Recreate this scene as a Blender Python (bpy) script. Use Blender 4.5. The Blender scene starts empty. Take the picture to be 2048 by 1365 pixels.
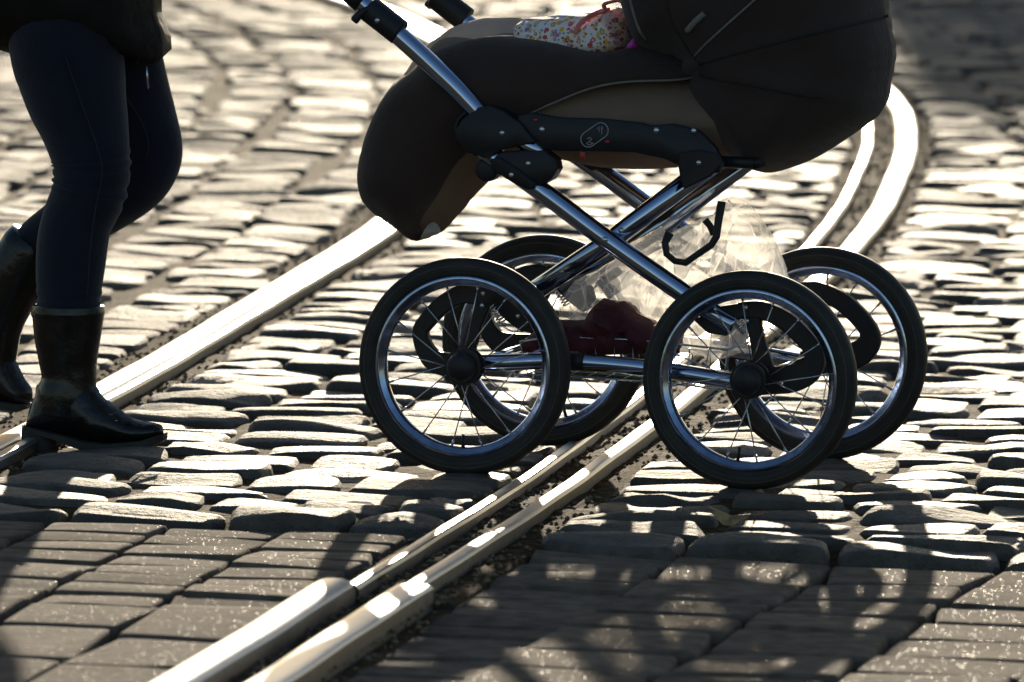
import bpy, bmesh, math, random
import numpy as np
from mathutils import Vector, Matrix
from mathutils.geometry import delaunay_2d_cdt
random.seed(7); RNG = np.random.default_rng(11)
SC = bpy.context.scene
COL = SC.collection

# ------------------------------------------------------------------ camera
F, CAM_H, PITCH, ROLL = 20000.0, 1.82, 0.0958, 0.0208      # focal length in pixels of the 2048 wide photo
D_ = np.array([0, math.cos(PITCH), -math.sin(PITCH)])
_r0 = np.array([1.0, 0, 0]); _u0 = np.cross(_r0, D_)
R_ = math.cos(ROLL) * _r0 + math.sin(ROLL) * _u0
U_ = np.cross(R_, D_)
CAM = np.array([0, 0, CAM_H])
cd = bpy.data.cameras.new('camera'); cam = bpy.data.objects.new('camera', cd); COL.objects.link(cam)
m = Matrix(((R_[0], U_[0], -D_[0], 0), (R_[1], U_[1], -D_[1], 0), (R_[2], U_[2], -D_[2], CAM_H), (0, 0, 0, 1)))
cam.matrix_world = m
cd.sensor_width = 36; cd.lens = F / 2048 * 36
cd.clip_start = 0.5; cd.clip_end = 3000
cd.dof.use_dof = True; cd.dof.focus_distance = 16.75; cd.dof.aperture_fstop = 8.5
SC.camera = cam
# ------------------------------------------------------------------ light
SUN_EL, SUN_AZ = math.radians(8.0), math.radians(1.6)
w = bpy.data.worlds.new('World'); SC.world = w; w.use_nodes = True
nt = w.node_tree; bg = nt.nodes['Background']
sky = nt.nodes.new('ShaderNodeTexSky'); sky.sky_type = 'NISHITA'; sky.sun_disc = False
sky.sun_elevation = SUN_EL; sky.sun_rotation = SUN_AZ; sky.air_density = 1.0; sky.dust_density = 0.8; sky.ozone_density = 1.8
nt.links.new(sky.outputs[0], bg.inputs[0]); bg.inputs[1].default_value = 0.098
sd = bpy.data.lights.new('sun', 'SUN'); so = bpy.data.objects.new('sun', sd); COL.objects.link(so)
sd.energy = 4.7; sd.angle = math.radians(0.53); sd.color = (1.0, 0.86, 0.65)
sv = Vector((math.sin(SUN_AZ) * math.cos(SUN_EL), math.cos(SUN_AZ) * math.cos(SUN_EL), math.sin(SUN_EL)))
so.rotation_euler = (-sv).to_track_quat('-Z', 'Y').to_euler(); so.location = (2, 40, 12)
SC.view_settings.view_transform = 'Standard'; SC.view_settings.look = 'None'
SC.view_settings.gamma = 1; SC.view_settings.use_curve_mapping = False
SC.view_settings.exposure = 0.74
SC.render.engine = 'CYCLES'
SC.cycles.use_denoising = True
SC.cycles.max_bounces = 8; SC.cycles.transparent_max_bounces = 16
SC.cycles.sample_clamp_indirect = 6

# ------------------------------------------------------------------ helpers: placing
PSI = 0.2722
O = np.array([-0.0778, 16.5881, 0.0])           # under the near rear wheel
FW = np.array([math.cos(PSI), -math.sin(PSI), 0]); LT = np.array([math.sin(PSI), math.cos(PSI), 0])
def ray(x, y): return D_ + R_ * (x - 1024) / F - U_ * (y - 682.5) / F
def gnd(x, y, z=0.0):
    v = ray(x, y); return CAM + v * ((z - CAM_H) / v[2])
def P(x, y, w):
    """measured picture point -> pram coordinates (forward, lateral, height) on the upright plane lateral = w"""
    v = ray(x, y); t = (w - (CAM - O) @ LT) / (v @ LT); q = CAM + v * t - O
    return (float(q @ FW), w, float(q[2]))
def PX(pts, w=0.25): return [P(p[0], p[1], p[2] if len(p) > 2 else w) for p in pts]
def AH(pts, w=0.25): return [(a, h) for a, _, h in PX(pts, w)]
MPP = 16.6 / F                                   # metres per photo pixel at the pram

# ------------------------------------------------------------------ helpers: materials
def mat(name, color, rough=0.6, metal=0.0, noise=None, bump=None, spec=0.5, coat=0.0, sheen=0.0, aniso=0.0):
    """noise = (scale, second colour, contrast), bump = list of (scale, strength, distance)"""
    M = bpy.data.materials.new(name); M.use_nodes = True
    n = M.node_tree.nodes; l = M.node_tree.links; b = n['Principled BSDF']
    b.inputs['Base Color'].default_value = (*color, 1); b.inputs['Roughness'].default_value = rough
    b.inputs['Metallic'].default_value = metal; b.inputs['Specular IOR Level'].default_value = spec
    b.inputs['Coat Weight'].default_value = coat; b.inputs['Sheen Weight'].default_value = sheen
    tc = n.new('ShaderNodeTexCoord')
    if noise:
        t = n.new('ShaderNodeTexNoise'); t.inputs['Scale'].default_value = noise[0]; t.inputs['Detail'].default_value = 6
        r = n.new('ShaderNodeValToRGB'); c = noise[2] if len(noise) > 2 else 0.15
        r.color_ramp.elements[0].position = 0.5 - c; r.color_ramp.elements[1].position = 0.5 + c
        r.color_ramp.elements[0].color = (*color, 1); r.color_ramp.elements[1].color = (*noise[1], 1)
        l.new(tc.outputs['Object'], t.inputs['Vector']); l.new(t.outputs['Fac'], r.inputs[0]); l.new(r.outputs[0], b.inputs['Base Color'])
    prev = None
    for (s, st, dist) in (bump or []):
        t = n.new('ShaderNodeTexNoise'); t.inputs['Scale'].default_value = s; t.inputs['Detail'].default_value = 5
        bp = n.new('ShaderNodeBump'); bp.inputs['Strength'].default_value = st; bp.inputs['Distance'].default_value = dist
        l.new(tc.outputs['Object'], t.inputs['Vector']); l.new(t.outputs['Fac'], bp.inputs['Height'])
        if prev: l.new(prev, bp.inputs['Normal'])
        prev = bp.outputs[0]
    if prev: l.new(prev, b.inputs['Normal'])
    return M
def island_tint(M, cols, stain=None, rough=(0.3, 0.5), sparkle=False):
    """each stone of the sheet its own tint and polish"""
    n = M.node_tree.nodes; l = M.node_tree.links; b = n['Principled BSDF']
    g = n.new('ShaderNodeNewGeometry'); r = n.new('ShaderNodeValToRGB'); r.color_ramp.interpolation = 'LINEAR'
    while len(r.color_ramp.elements) < len(cols): r.color_ramp.elements.new(0.5)
    for i, c in enumerate(cols):
        r.color_ramp.elements[i].position = i / (len(cols) - 1); r.color_ramp.elements[i].color = (*c, 1)
    l.new(g.outputs['Random Per Island'], r.inputs[0])
    tc = n.new('ShaderNodeTexCoord'); t = n.new('ShaderNodeTexNoise'); t.inputs['Scale'].default_value = 26; t.inputs['Detail'].default_value = 8
    l.new(tc.outputs['Object'], t.inputs['Vector'])
    mx = n.new('ShaderNodeMix'); mx.data_type = 'RGBA'; mx.blend_type = 'MULTIPLY'; mx.inputs[0].default_value = 0.8
    rr = n.new('ShaderNodeValToRGB'); rr.color_ramp.elements[0].position = 0.35; rr.color_ramp.elements[1].position = 0.68
    rr.color_ramp.elements[0].color = (0.5, 0.46, 0.42, 1); rr.color_ramp.elements[1].color = (1.15, 1.12, 1.1, 1)
    l.new(t.outputs['Fac'], rr.inputs[0]); l.new(r.outputs[0], mx.inputs[6]); l.new(rr.outputs[0], mx.inputs[7]); l.new(mx.outputs[2], b.inputs['Base Color'])
    mr = n.new('ShaderNodeMapRange'); mr.inputs['To Min'].default_value = rough[0]; mr.inputs['To Max'].default_value = rough[1]
    t2 = n.new('ShaderNodeTexNoise'); t2.inputs['Scale'].default_value = 60; t2.inputs['Detail'].default_value = 4
    l.new(tc.outputs['Object'], t2.inputs['Vector'])
    ad = n.new('ShaderNodeMath'); ad.operation = 'ADD'; ml = n.new('ShaderNodeMath'); ml.operation = 'MULTIPLY'; ml.inputs[1].default_value = 0.5
    l.new(g.outputs['Random Per Island'], ml.inputs[0]); l.new(ml.outputs[0], ad.inputs[0])
    m2 = n.new('ShaderNodeMath'); m2.operation = 'MULTIPLY'; m2.inputs[1].default_value = 0.5; l.new(t2.outputs['Fac'], m2.inputs[0]); l.new(m2.outputs[0], ad.inputs[1])
    l.new(ad.outputs[0], mr.inputs['Value']); l.new(mr.outputs[0], b.inputs['Roughness'])
    if sparkle:                                                       # glassy grains of sand in the cast face
        v = n.new('ShaderNodeTexVoronoi'); v.inputs['Scale'].default_value = 300; l.new(tc.outputs['Object'], v.inputs['Vector'])
        sp = n.new('ShaderNodeSeparateColor'); l.new(v.outputs['Color'], sp.inputs[0])
        lt = n.new('ShaderNodeMath'); lt.operation = 'GREATER_THAN'; lt.inputs[1].default_value = 0.965; l.new(sp.outputs[0], lt.inputs[0])
        dd = n.new('ShaderNodeMath'); dd.operation = 'LESS_THAN'; dd.inputs[1].default_value = 0.36; l.new(v.outputs['Distance'], dd.inputs[0])
        mk = n.new('ShaderNodeMath'); mk.operation = 'MULTIPLY'; l.new(lt.outputs[0], mk.inputs[0]); l.new(dd.outputs[0], mk.inputs[1])
        mf = n.new('ShaderNodeMix'); mf.inputs[3].default_value = 0.45; l.new(mk.outputs[0], mf.inputs[0]); l.new(mr.outputs[0], mf.inputs[2]); l.new(mf.outputs[0], b.inputs['Roughness'])
    return M
M_STONE = island_tint(mat('worn granite', (0.2, 0.19, 0.18), 0.4, bump=[(30, 0.7, 0.012), (90, 0.9, 0.008), (260, 0.9, 0.004)]),
                      [(0.085, 0.07, 0.057), (0.12, 0.102, 0.083), (0.06, 0.053, 0.046), (0.105, 0.085, 0.068), (0.09, 0.079, 0.068)], rough=(0.55, 0.84))
M_STONE2 = island_tint(mat('rough split granite', (0.2, 0.19, 0.18), 0.4, bump=[(30, 0.7, 0.012), (90, 1.0, 0.010), (260, 0.9, 0.004)]),
                      [(0.13, 0.108, 0.085), (0.18, 0.15, 0.12), (0.1, 0.085, 0.068), (0.155, 0.125, 0.095)], rough=(0.62, 0.9))
M_PAVER = island_tint(mat('concrete paver', (0.2, 0.19, 0.18), 0.45, bump=[(22, 0.15, 0.004), (420, 0.45, 0.002)], spec=0.05),
                      [(0.15, 0.115, 0.09), (0.186, 0.142, 0.11), (0.126, 0.1, 0.082), (0.168, 0.126, 0.096)], rough=(0.9, 1.0), sparkle=True)
M_DIRT = mat('joint dirt', (0.045, 0.029, 0.016), 0.85, noise=(38, (0.14, 0.09, 0.05), 0.2), bump=[(60, 0.9, 0.02), (300, 1.0, 0.006)], spec=0.02)
M_GRIT = mat('packed grit', (0.05, 0.033, 0.018), 0.9, noise=(60, (0.19, 0.125, 0.068), 0.2), bump=[(70, 1.0, 0.02), (260, 1.0, 0.01)], spec=0.02)
M_PEBBLE = island_tint(mat('loose pebble', (0.2, 0.15, 0.1), 0.7, spec=0.3), [(0.22, 0.15, 0.085), (0.12, 0.085, 0.05), (0.3, 0.21, 0.12), (0.18, 0.13, 0.09)], rough=(0.5, 0.9))
M_RAIL = mat('worn rail steel', (0.49, 0.50, 0.52), 0.42, 0.95, noise=(14, (0.42, 0.41, 0.40), 0.2), bump=[(9, 0.08, 0.01), (160, 0.07, 0.002)])
M_RUST = mat('dull rail side', (0.09, 0.07, 0.055), 0.6, 0.5, noise=(40, (0.05, 0.04, 0.035), 0.2), bump=[(90, 0.4, 0.003)])
M_CHROME = mat('chrome', (0.36, 0.43, 0.58), 0.10, 1.0, bump=[(18, 0.03, 0.004)])  # blue sky reflection and dim surroundings tinted into the metal colour
M_RIM = mat('scratched chrome rim', (0.40, 0.48, 0.66), 0.16, 1.0, noise=(60, (0.30, 0.37, 0.52), 0.1), bump=[(120, 0.08, 0.002)])  # rim colour also carries a painted blue sky reflection
M_SPOKE = mat('spoke steel', (0.55, 0.56, 0.58), 0.22, 1.0, noise=(50, (0.42, 0.42, 0.44)))
M_RUBBER = mat('tyre rubber', (0.016, 0.015, 0.014), 0.62, noise=(30, (0.03, 0.027, 0.024), 0.2), bump=[(90, 0.25, 0.002)], spec=0.35)
M_LINE = mat('pale tyre line', (0.07, 0.062, 0.052), 0.6, noise=(90, (0.03, 0.027, 0.024), 0.2))
M_PLASTIC = mat('black plastic', (0.0075, 0.0075, 0.010), 0.52, noise=(20, (0.011, 0.011, 0.014)), bump=[(700, 0.12, 0.0006)], spec=0.4)
M_RIVET = mat('zinc rivet', (0.55, 0.56, 0.6), 0.25, 0.9, bump=[(200, 0.1, 0.001)])
M_WHITE = mat('white print', (0.35, 0.36, 0.38), 0.6, noise=(200, (0.28, 0.29, 0.3)))
M_RED = mat('red plastic', (0.42, 0.03, 0.02), 0.4, noise=(100, (0.32, 0.02, 0.02)))
def weave(M, scale=900, strength=0.35):
    n = M.node_tree.nodes; l = M.node_tree.links; b = n['Principled BSDF']
    tc = n.new('ShaderNodeTexCoord'); wv = n.new('ShaderNodeTexWave'); wv.inputs['Scale'].default_value = scale / 6; wv.bands_direction = 'X'
    wz = n.new('ShaderNodeTexWave'); wz.inputs['Scale'].default_value = scale / 6; wz.bands_direction = 'Z'
    a = n.new('ShaderNodeMath'); a.operation = 'ADD'
    l.new(tc.outputs['Object'], wv.inputs[0]); l.new(tc.outputs['Object'], wz.inputs[0]); l.new(wv.outputs['Fac'], a.inputs[0]); l.new(wz.outputs['Fac'], a.inputs[1])
    bp = n.new('ShaderNodeBump'); bp.inputs['Strength'].default_value = strength; bp.inputs['Distance'].default_value = 0.0006
    old = b.inputs['Normal'].links[0].from_socket if b.inputs['Normal'].links else None
    if old: l.new(old, bp.inputs['Normal'])
    l.new(a.outputs[0], bp.inputs['Height']); l.new(bp.outputs[0], b.inputs['Normal'])
    return M
M_BROWN = weave(mat('dark brown pram fabric', (0.037, 0.0225, 0.019), 0.9, noise=(6, (0.05, 0.031, 0.026), 0.25), bump=[(14, 0.35, 0.012), (60, 0.2, 0.003)], spec=0.2, sheen=0.12))
M_BROWN2 = weave(mat('blackish hood fabric', (0.034, 0.0225, 0.020), 0.9, noise=(6, (0.045, 0.031, 0.027), 0.25), bump=[(11, 0.35, 0.014), (50, 0.2, 0.003)], spec=0.2, sheen=0.12))
M_BEIGE = weave(mat('beige pram fabric', (0.15, 0.102, 0.074), 0.9, noise=(8, (0.2, 0.14, 0.104), 0.25), bump=[(16, 0.5, 0.015)], spec=0.2))
M_SEAM = mat('seam', (0.012, 0.010, 0.010), 0.9, noise=(50, (0.02, 0.017, 0.016)))
M_PIPE = mat('grey piping', (0.17, 0.155, 0.145), 0.6, noise=(80, (0.13, 0.12, 0.11)))
M_DENIM = weave(mat('dark blue denim', (0.0065, 0.0085, 0.018), 0.88, noise=(16, (0.010, 0.0135, 0.027), 0.25), bump=[(22, 0.3, 0.01)], spec=0.2, sheen=0.2), 1200)
M_THREAD = mat('jeans seam thread', (0.018, 0.018, 0.028), 0.8, noise=(120, (0.012, 0.012, 0.02)))
M_JACKET = mat('black jacket cloth', (0.008, 0.0075, 0.006), 0.8, noise=(20, (0.012, 0.011, 0.009)), bump=[(12, 0.5, 0.02), (70, 0.2, 0.004)], spec=0.2)
M_BOOT = mat('glossy black leather', (0.006, 0.0055, 0.0055), 0.27, noise=(25, (0.012, 0.011, 0.010)), bump=[(14, 0.5, 0.016), (60, 0.2, 0.004), (200, 0.2, 0.002)], spec=0.35, coat=0.12)
M_SOLE = mat('boot sole rubber', (0.014, 0.013, 0.012), 0.7, noise=(40, (0.025, 0.022, 0.02)), bump=[(200, 0.3, 0.002)])
M_SKIN = mat('skin', (0.55, 0.34, 0.25), 0.5, noise=(20, (0.5, 0.3, 0.22)))
M_HAIR = mat('brown hair', (0.05, 0.03, 0.018), 0.5, noise=(60, (0.08, 0.05, 0.03)), bump=[(120, 0.5, 0.004)])
M_MAROON = mat('maroon cloth', (0.035, 0.009, 0.013), 0.8, noise=(18, (0.11, 0.03, 0.04), 0.15), bump=[(30, 0.5, 0.012)], spec=0.2)
M_GREEN = mat('green cloth', (0.05, 0.12, 0.012), 0.6, noise=(30, (0.08, 0.17, 0.02), 0.2), bump=[(40, 0.4, 0.008)])
M_PINK = mat('pink ribbon', (0.62, 0.16, 0.15), 0.5, noise=(40, (0.7, 0.22, 0.2)), spec=0.5)
M_MAGENTA = mat('purple binding', (0.45, 0.06, 0.42), 0.6, noise=(60, (0.5, 0.09, 0.45)))
M_LEAF = mat('dry leaf', (0.42, 0.27, 0.10), 0.6, noise=(60, (0.18, 0.09, 0.035), 0.2), bump=[(80, 0.4, 0.003)])
M_LEAF2 = mat('rusty leaf', (0.22, 0.075, 0.02), 0.6, noise=(60, (0.12, 0.05, 0.02), 0.2), bump=[(80, 0.4, 0.003)])
M_LEAF3 = mat('yellow leaf', (0.5, 0.32, 0.05), 0.6, noise=(60, (0.4, 0.2, 0.04), 0.2), bump=[(80, 0.4, 0.003)])
M_PLASTER = mat('grey plaster', (0.26, 0.24, 0.22), 0.85, noise=(2, (0.2, 0.19, 0.18)), bump=[(20, 0.3, 0.01)])
M_ROOF = mat('dark roof felt', (0.06, 0.055, 0.05), 0.8, noise=(5, (0.08, 0.075, 0.07)))
M_GLASS = mat('window glass', (0.03, 0.035, 0.04), 0.05, noise=(3, (0.04, 0.045, 0.05)))

def lining_mat(name, c1, c2, trans):
    M = mat(name, c1, 0.85, noise=(9, c2, 0.25), bump=[(22, 0.6, 0.012)], spec=0.2)
    n = M.node_tree.nodes; l = M.node_tree.links; b = n['Principled BSDF']
    tr = n.new('ShaderNodeBsdfTranslucent'); tr.inputs[0].default_value = (*c2, 1)
    mx = n.new('ShaderNodeMixShader'); mx.inputs[0].default_value = trans
    out = n['Material Output']; l.new(b.outputs[0], mx.inputs[1]); l.new(tr.outputs[0], mx.inputs[2]); l.new(mx.outputs[0], out.inputs[0])
    return M
M_LINING = lining_mat('pale lining', (0.42, 0.38, 0.35), (0.66, 0.61, 0.56), 0.5)

def plastic_film():
    M = bpy.data.materials.new('thin clear plastic film'); M.use_nodes = True
    n = M.node_tree.nodes; l = M.node_tree.links; b = n['Principled BSDF']; out = n['Material Output']
    b.inputs['Base Color'].default_value = (0.85, 0.82, 0.78, 1); b.inputs['Roughness'].default_value = 0.18
    tc = n.new('ShaderNodeTexCoord'); t = n.new('ShaderNodeTexNoise'); t.inputs['Scale'].default_value = 16; t.inputs['Detail'].default_value = 5; t.inputs['Distortion'].default_value = 1.2
    vo = n.new('ShaderNodeTexVoronoi'); vo.feature = 'DISTANCE_TO_EDGE'; vo.inputs['Scale'].default_value = 17
    l.new(tc.outputs['Object'], t.inputs['Vector']); l.new(t.outputs['Color'], vo.inputs['Vector'])
    vf = n.new('ShaderNodeTexVoronoi'); vf.inputs['Scale'].default_value = 24; vf.inputs['Randomness'].default_value = 1.0; vo.inputs['Scale'].default_value = 24
    mpp = n.new('ShaderNodeMapping'); mpp.inputs['Scale'].default_value = (1.0, 0.6, 0.62); mpp.inputs['Rotation'].default_value = (0.2, 0.5, 0.1); l.new(tc.outputs['Object'], mpp.inputs[0])
    l.new(mpp.outputs[0], vo.inputs['Vector']); l.new(mpp.outputs[0], vf.inputs['Vector'])
    bp = n.new('ShaderNodeBump'); bp.inputs['Strength'].default_value = 0.3; bp.inputs['Distance'].default_value = 0.01
    l.new(vo.outputs[0], bp.inputs['Height']); l.new(bp.outputs[0], b.inputs['Normal'])
    tr = n.new('ShaderNodeBsdfTransparent'); tr.inputs[0].default_value = (0.97, 0.95, 0.92, 1)
    tl = n.new('ShaderNodeBsdfTranslucent'); tl.inputs[0].default_value = (0.96, 0.96, 0.96, 1); l.new(bp.outputs[0], tl.inputs['Normal'])
    m1 = n.new('ShaderNodeMixShader'); m1.inputs[0].default_value = 0.62; l.new(b.outputs[0], m1.inputs[1]); l.new(tl.outputs[0], m1.inputs[2])
    mr = n.new('ShaderNodeMapRange'); mr.inputs['From Min'].default_value = 0.3; mr.inputs['From Max'].default_value = 0.7
    mr.inputs['To Min'].default_value = 0.16; mr.inputs['To Max'].default_value = 0.62
    sp = n.new('ShaderNodeSeparateColor'); l.new(vf.outputs['Color'], sp.inputs[0])
    af = n.new('ShaderNodeMath'); af.operation = 'MULTIPLY_ADD'; af.inputs[1].default_value = 0.55; l.new(sp.outputs[0], af.inputs[0]); 
    hf = n.new('ShaderNodeMath'); hf.operation = 'MULTIPLY'; hf.inputs[1].default_value = 0.45; l.new(t.outputs['Fac'], hf.inputs[0]); l.new(hf.outputs[0], af.inputs[2]); l.new(af.outputs[0], mr.inputs[0])
    ce = n.new('ShaderNodeMapRange'); ce.inputs['From Min'].default_value = 0.0; ce.inputs['From Max'].default_value = 0.045; ce.inputs['To Min'].default_value = 0.42; ce.inputs['To Max'].default_value = 0.0
    l.new(vo.outputs[0], ce.inputs[0]); ax = n.new('ShaderNodeMath'); ax.operation = 'ADD'; ax.use_clamp = True; l.new(mr.outputs[0], ax.inputs[0]); l.new(ce.outputs[0], ax.inputs[1])
    m2 = n.new('ShaderNodeMixShader'); l.new(ax.outputs[0], m2.inputs[0]); l.new(tr.outputs[0], m2.inputs[1]); l.new(m1.outputs[0], m2.inputs[2])
    l.new(m2.outputs[0], out.inputs[0])
    return M
M_FILM = plastic_film()

def floral(name, ground):
    """quilted cotton print of small scattered flowers"""
    M = mat(name, ground, 0.85, spec=0.2)
    n = M.node_tree.nodes; l = M.node_tree.links; b = n['Principled BSDF']
    tc = n.new('ShaderNodeTexCoord')
    mp = n.new('ShaderNodeMapping'); mp.inputs['Scale'].default_value = (1, 0.35, 1); l.new(tc.outputs['Object'], mp.inputs[0])
    cur = None
    prev = n.new('ShaderNodeRGB'); prev.outputs[0].default_value = (*ground, 1); cur = prev.outputs[0]
    for k, (sc, r0, r1, cols) in enumerate([(78, 0.0, 0.30, [(0.55, 0.08, 0.07), (0.75, 0.42, 0.04), (0.36, 0.18, 0.34), (0.6, 0.2, 0.22), (0.5, 0.36, 0.06)]),
                                            (125, 0.0, 0.24, [(0.42, 0.12, 0.1), (0.28, 0.34, 0.16), (0.4, 0.3, 0.5), (0.66, 0.4, 0.1)])]):
        v = n.new('ShaderNodeTexVoronoi'); v.inputs['Scale'].default_value = sc; v.inputs['Randomness'].default_value = 0.75
        v.voronoi_dimensions = '3D'
        nz = n.new('ShaderNodeTexNoise'); nz.inputs['Scale'].default_value = 260
        l.new(mp.outputs[0], nz.inputs['Vector']); l.new(mp.outputs[0], v.inputs['Vector'])
        ad = n.new('ShaderNodeMath'); ad.operation = 'MULTIPLY_ADD'; ad.inputs[1].default_value = 0.45; l.new(nz.outputs['Fac'], ad.inputs[0]); l.new(v.outputs['Distance'], ad.inputs[2])
        rp = n.new('ShaderNodeValToRGB'); rp.color_ramp.interpolation = 'LINEAR'
        e = rp.color_ramp.elements; e[0].position = 0.30; e[0].color = (0.25, 0.25, 0.25, 1); e[1].position = 0.36; e[1].color = (1, 1, 1, 1)
        for p_, c_ in ((0.57, 1), (0.62, 0)):
            q = e.new(p_); q.color = (c_, c_, c_, 1)
        l.new(ad.outputs[0], rp.inputs[0])
        cr = n.new('ShaderNodeValToRGB'); cr.color_ramp.interpolation = 'CONSTANT'
        while len(cr.color_ramp.elements) < len(cols): cr.color_ramp.elements.new(0.5)
        for i, c in enumerate(cols): cr.color_ramp.elements[i].position = i / len(cols); cr.color_ramp.elements[i].color = (*c, 1)
        sp = n.new('ShaderNodeSeparateColor'); l.new(v.outputs['Color'], sp.inputs[0]); l.new(sp.outputs[0], cr.inputs[0])
        mx = n.new('ShaderNodeMixRGB'); l.new(rp.outputs[0], mx.inputs[0]); l.new(cur, mx.inputs[1]); l.new(cr.outputs[0], mx.inputs[2]); cur = mx.outputs[0]
    l.new(cur, b.inputs['Base Color'])
    wv = n.new('ShaderNodeTexWave'); wv.inputs['Scale'].default_value = 9; wv.bands_direction = 'DIAGONAL'; wv.inputs['Distortion'].default_value = 1.5
    l.new(tc.outputs['Object'], wv.inputs[0])
    bp = n.new('ShaderNodeBump'); bp.inputs['Strength'].default_value = 0.6; bp.inputs['Distance'].default_value = 0.006
    l.new(wv.outputs['Fac'], bp.inputs['Height']); l.new(bp.outputs[0], b.inputs['Normal'])
    return M
M_FLORAL = floral('white floral quilting', (0.80, 0.73, 0.71))
M_FLORAL2 = floral('pink floral quilting', (0.85, 0.56, 0.47))

# ------------------------------------------------------------------ helpers: mesh
def link(name, me, mats, parent=None, smooth=True):
    o = bpy.data.objects.new(name, me); COL.objects.link(o)
    for q in (mats if isinstance(mats, (list, tuple)) else [mats]): me.materials.append(q)
    if smooth: me.shade_smooth()
    if parent: o.parent = parent
    return o
def mesh(name, v, f, mats, parent=None, smooth=True):
    me = bpy.data.meshes.new(name); me.from_pydata([tuple(map(float, p)) for p in v], [], f); me.validate(); me.update()
    return link(name, me, mats, parent, smooth)
def tag(o, label=None, cat=None, group=None, kind=None):
    for k, v_ in (('label', label), ('category', cat), ('group', group), ('kind', kind)):
        if v_: o[k] = v_
    return o
def empty(name, loc=(0, 0, 0), rz=0.0):
    o = bpy.data.objects.new(name, None); COL.objects.link(o); o.location = loc; o.rotation_euler = (0, 0, rz); o.empty_display_size = 0.05
    return o
def catmull(pts, n=6, closed=False):
    p = [np.array(q, float) for q in pts]; out = []
    N = len(p); rng = range(N if closed else N - 1)
    for i in rng:
        if closed: a, b, c, d = p[i - 1], p[i], p[(i + 1) % N], p[(i + 2) % N]
        else: a, b, c, d = p[max(i - 1, 0)], p[i], p[i + 1], p[min(i + 2, N - 1)]
        for k in range(n):
            t = k / n
            out.append(0.5 * ((2 * b) + (c - a) * t + (2 * a - 5 * b + 4 * c - d) * t * t + (3 * b - a - 3 * c + d) * t ** 3))
    if not closed: out.append(p[-1])
    return out
def sweep(path, radius, seg=12, squash=1.0, caps=True, up=(0, 1, 0)):
    """tube along path; radius a number or one per point; squash scales the radius along `up`"""
    p = [np.array(q, float) for q in path]; n = len(p); V = []; Fc = []
    rad = [radius] * n if np.isscalar(radius) else list(radius)
    up = np.array(up, float); side0 = None
    for i in range(n):
        t = p[min(i + 1, n - 1)] - p[max(i - 1, 0)]; t = t / (np.linalg.norm(t) + 1e-12)
        s = np.cross(t, up)
        if np.linalg.norm(s) < 1e-3: s = np.cross(t, (1, 0, 0.01)) if side0 is None else side0
        s = s / np.linalg.norm(s); side0 = s; u = np.cross(s, t)
        for k in range(seg):
            a = 2 * math.pi * k / seg
            V.append(p[i] + rad[i] * (math.cos(a) * s + squash * math.sin(a) * u))
    for i in range(n - 1):
        for k in range(seg):
            Fc.append((i * seg + k, i * seg + (k + 1) % seg, (i + 1) * seg + (k + 1) % seg, (i + 1) * seg + k))
    if caps: Fc.append(tuple(range(seg))[::-1]); Fc.append(tuple(range((n - 1) * seg, n * seg)))
    return V, Fc
class MB:
    def __init__(s): s.v = []; s.f = []; s.mi = []
    def add(s, vf, mi=0):
        b = len(s.v); s.v += list(vf[0]); s.f += [tuple(i + b for i in q) for q in vf[1]]; s.mi += [mi] * len(vf[1]); return s
    def build(s, name, mats, parent=None, smooth=True, autosmooth=None):
        o = mesh(name, s.v, s.f, mats, parent, smooth)
        if max(s.mi) > 0 and len(o.data.polygons) == len(s.mi): o.data.polygons.foreach_set('material_index', s.mi)
        if autosmooth: sharpen(o, autosmooth)
        return o
def sharpen(o, deg=35):
    bm = bmesh.new(); bm.from_mesh(o.data); lim = math.radians(deg)
    for e in bm.edges:
        if len(e.link_faces) == 2 and e.calc_face_angle(0) > lim: e.smooth = False
    bm.to_mesh(o.data); bm.free()
def plate(poly, w0, w1, bev=0.003):
    """flat plate: outline in (forward, height), lateral from w0 (near) to w1, edges rounded"""
    p = [np.array(q[:2], float) for q in poly]; n = len(p)
    area = sum(p[i][0] * p[(i + 1) % n][1] - p[(i + 1) % n][0] * p[i][1] for i in range(n))
    if area < 0: p = p[::-1]
    ins = []
    for i in range(n):
        a, b, c = p[i - 1], p[i], p[(i + 1) % n]
        d1 = (b - a) / (np.linalg.norm(b - a) + 1e-9); d2 = (c - b) / (np.linalg.norm(c - b) + 1e-9)
        nn = np.array([-(d1 + d2)[1], (d1 + d2)[0]]); nn /= (np.linalg.norm(nn) + 1e-9)
        ins.append(b + nn * bev)
    rings = [(ins, w0), (p, w0 + bev * 0.8), (p, w1 - bev * 0.8), (ins, w1)]
    V = []; Fc = []
    for q, w_ in rings: V += [(x[0], w_, x[1]) for x in q]
    for r in range(3):
        for i in range(n): Fc.append((r * n + i, r * n + (i + 1) % n, (r + 1) * n + (i + 1) % n, (r + 1) * n + i))
    Fc.append(tuple(range(n))[::-1]); Fc.append(tuple(range(3 * n, 4 * n)))
    return V, Fc
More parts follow.
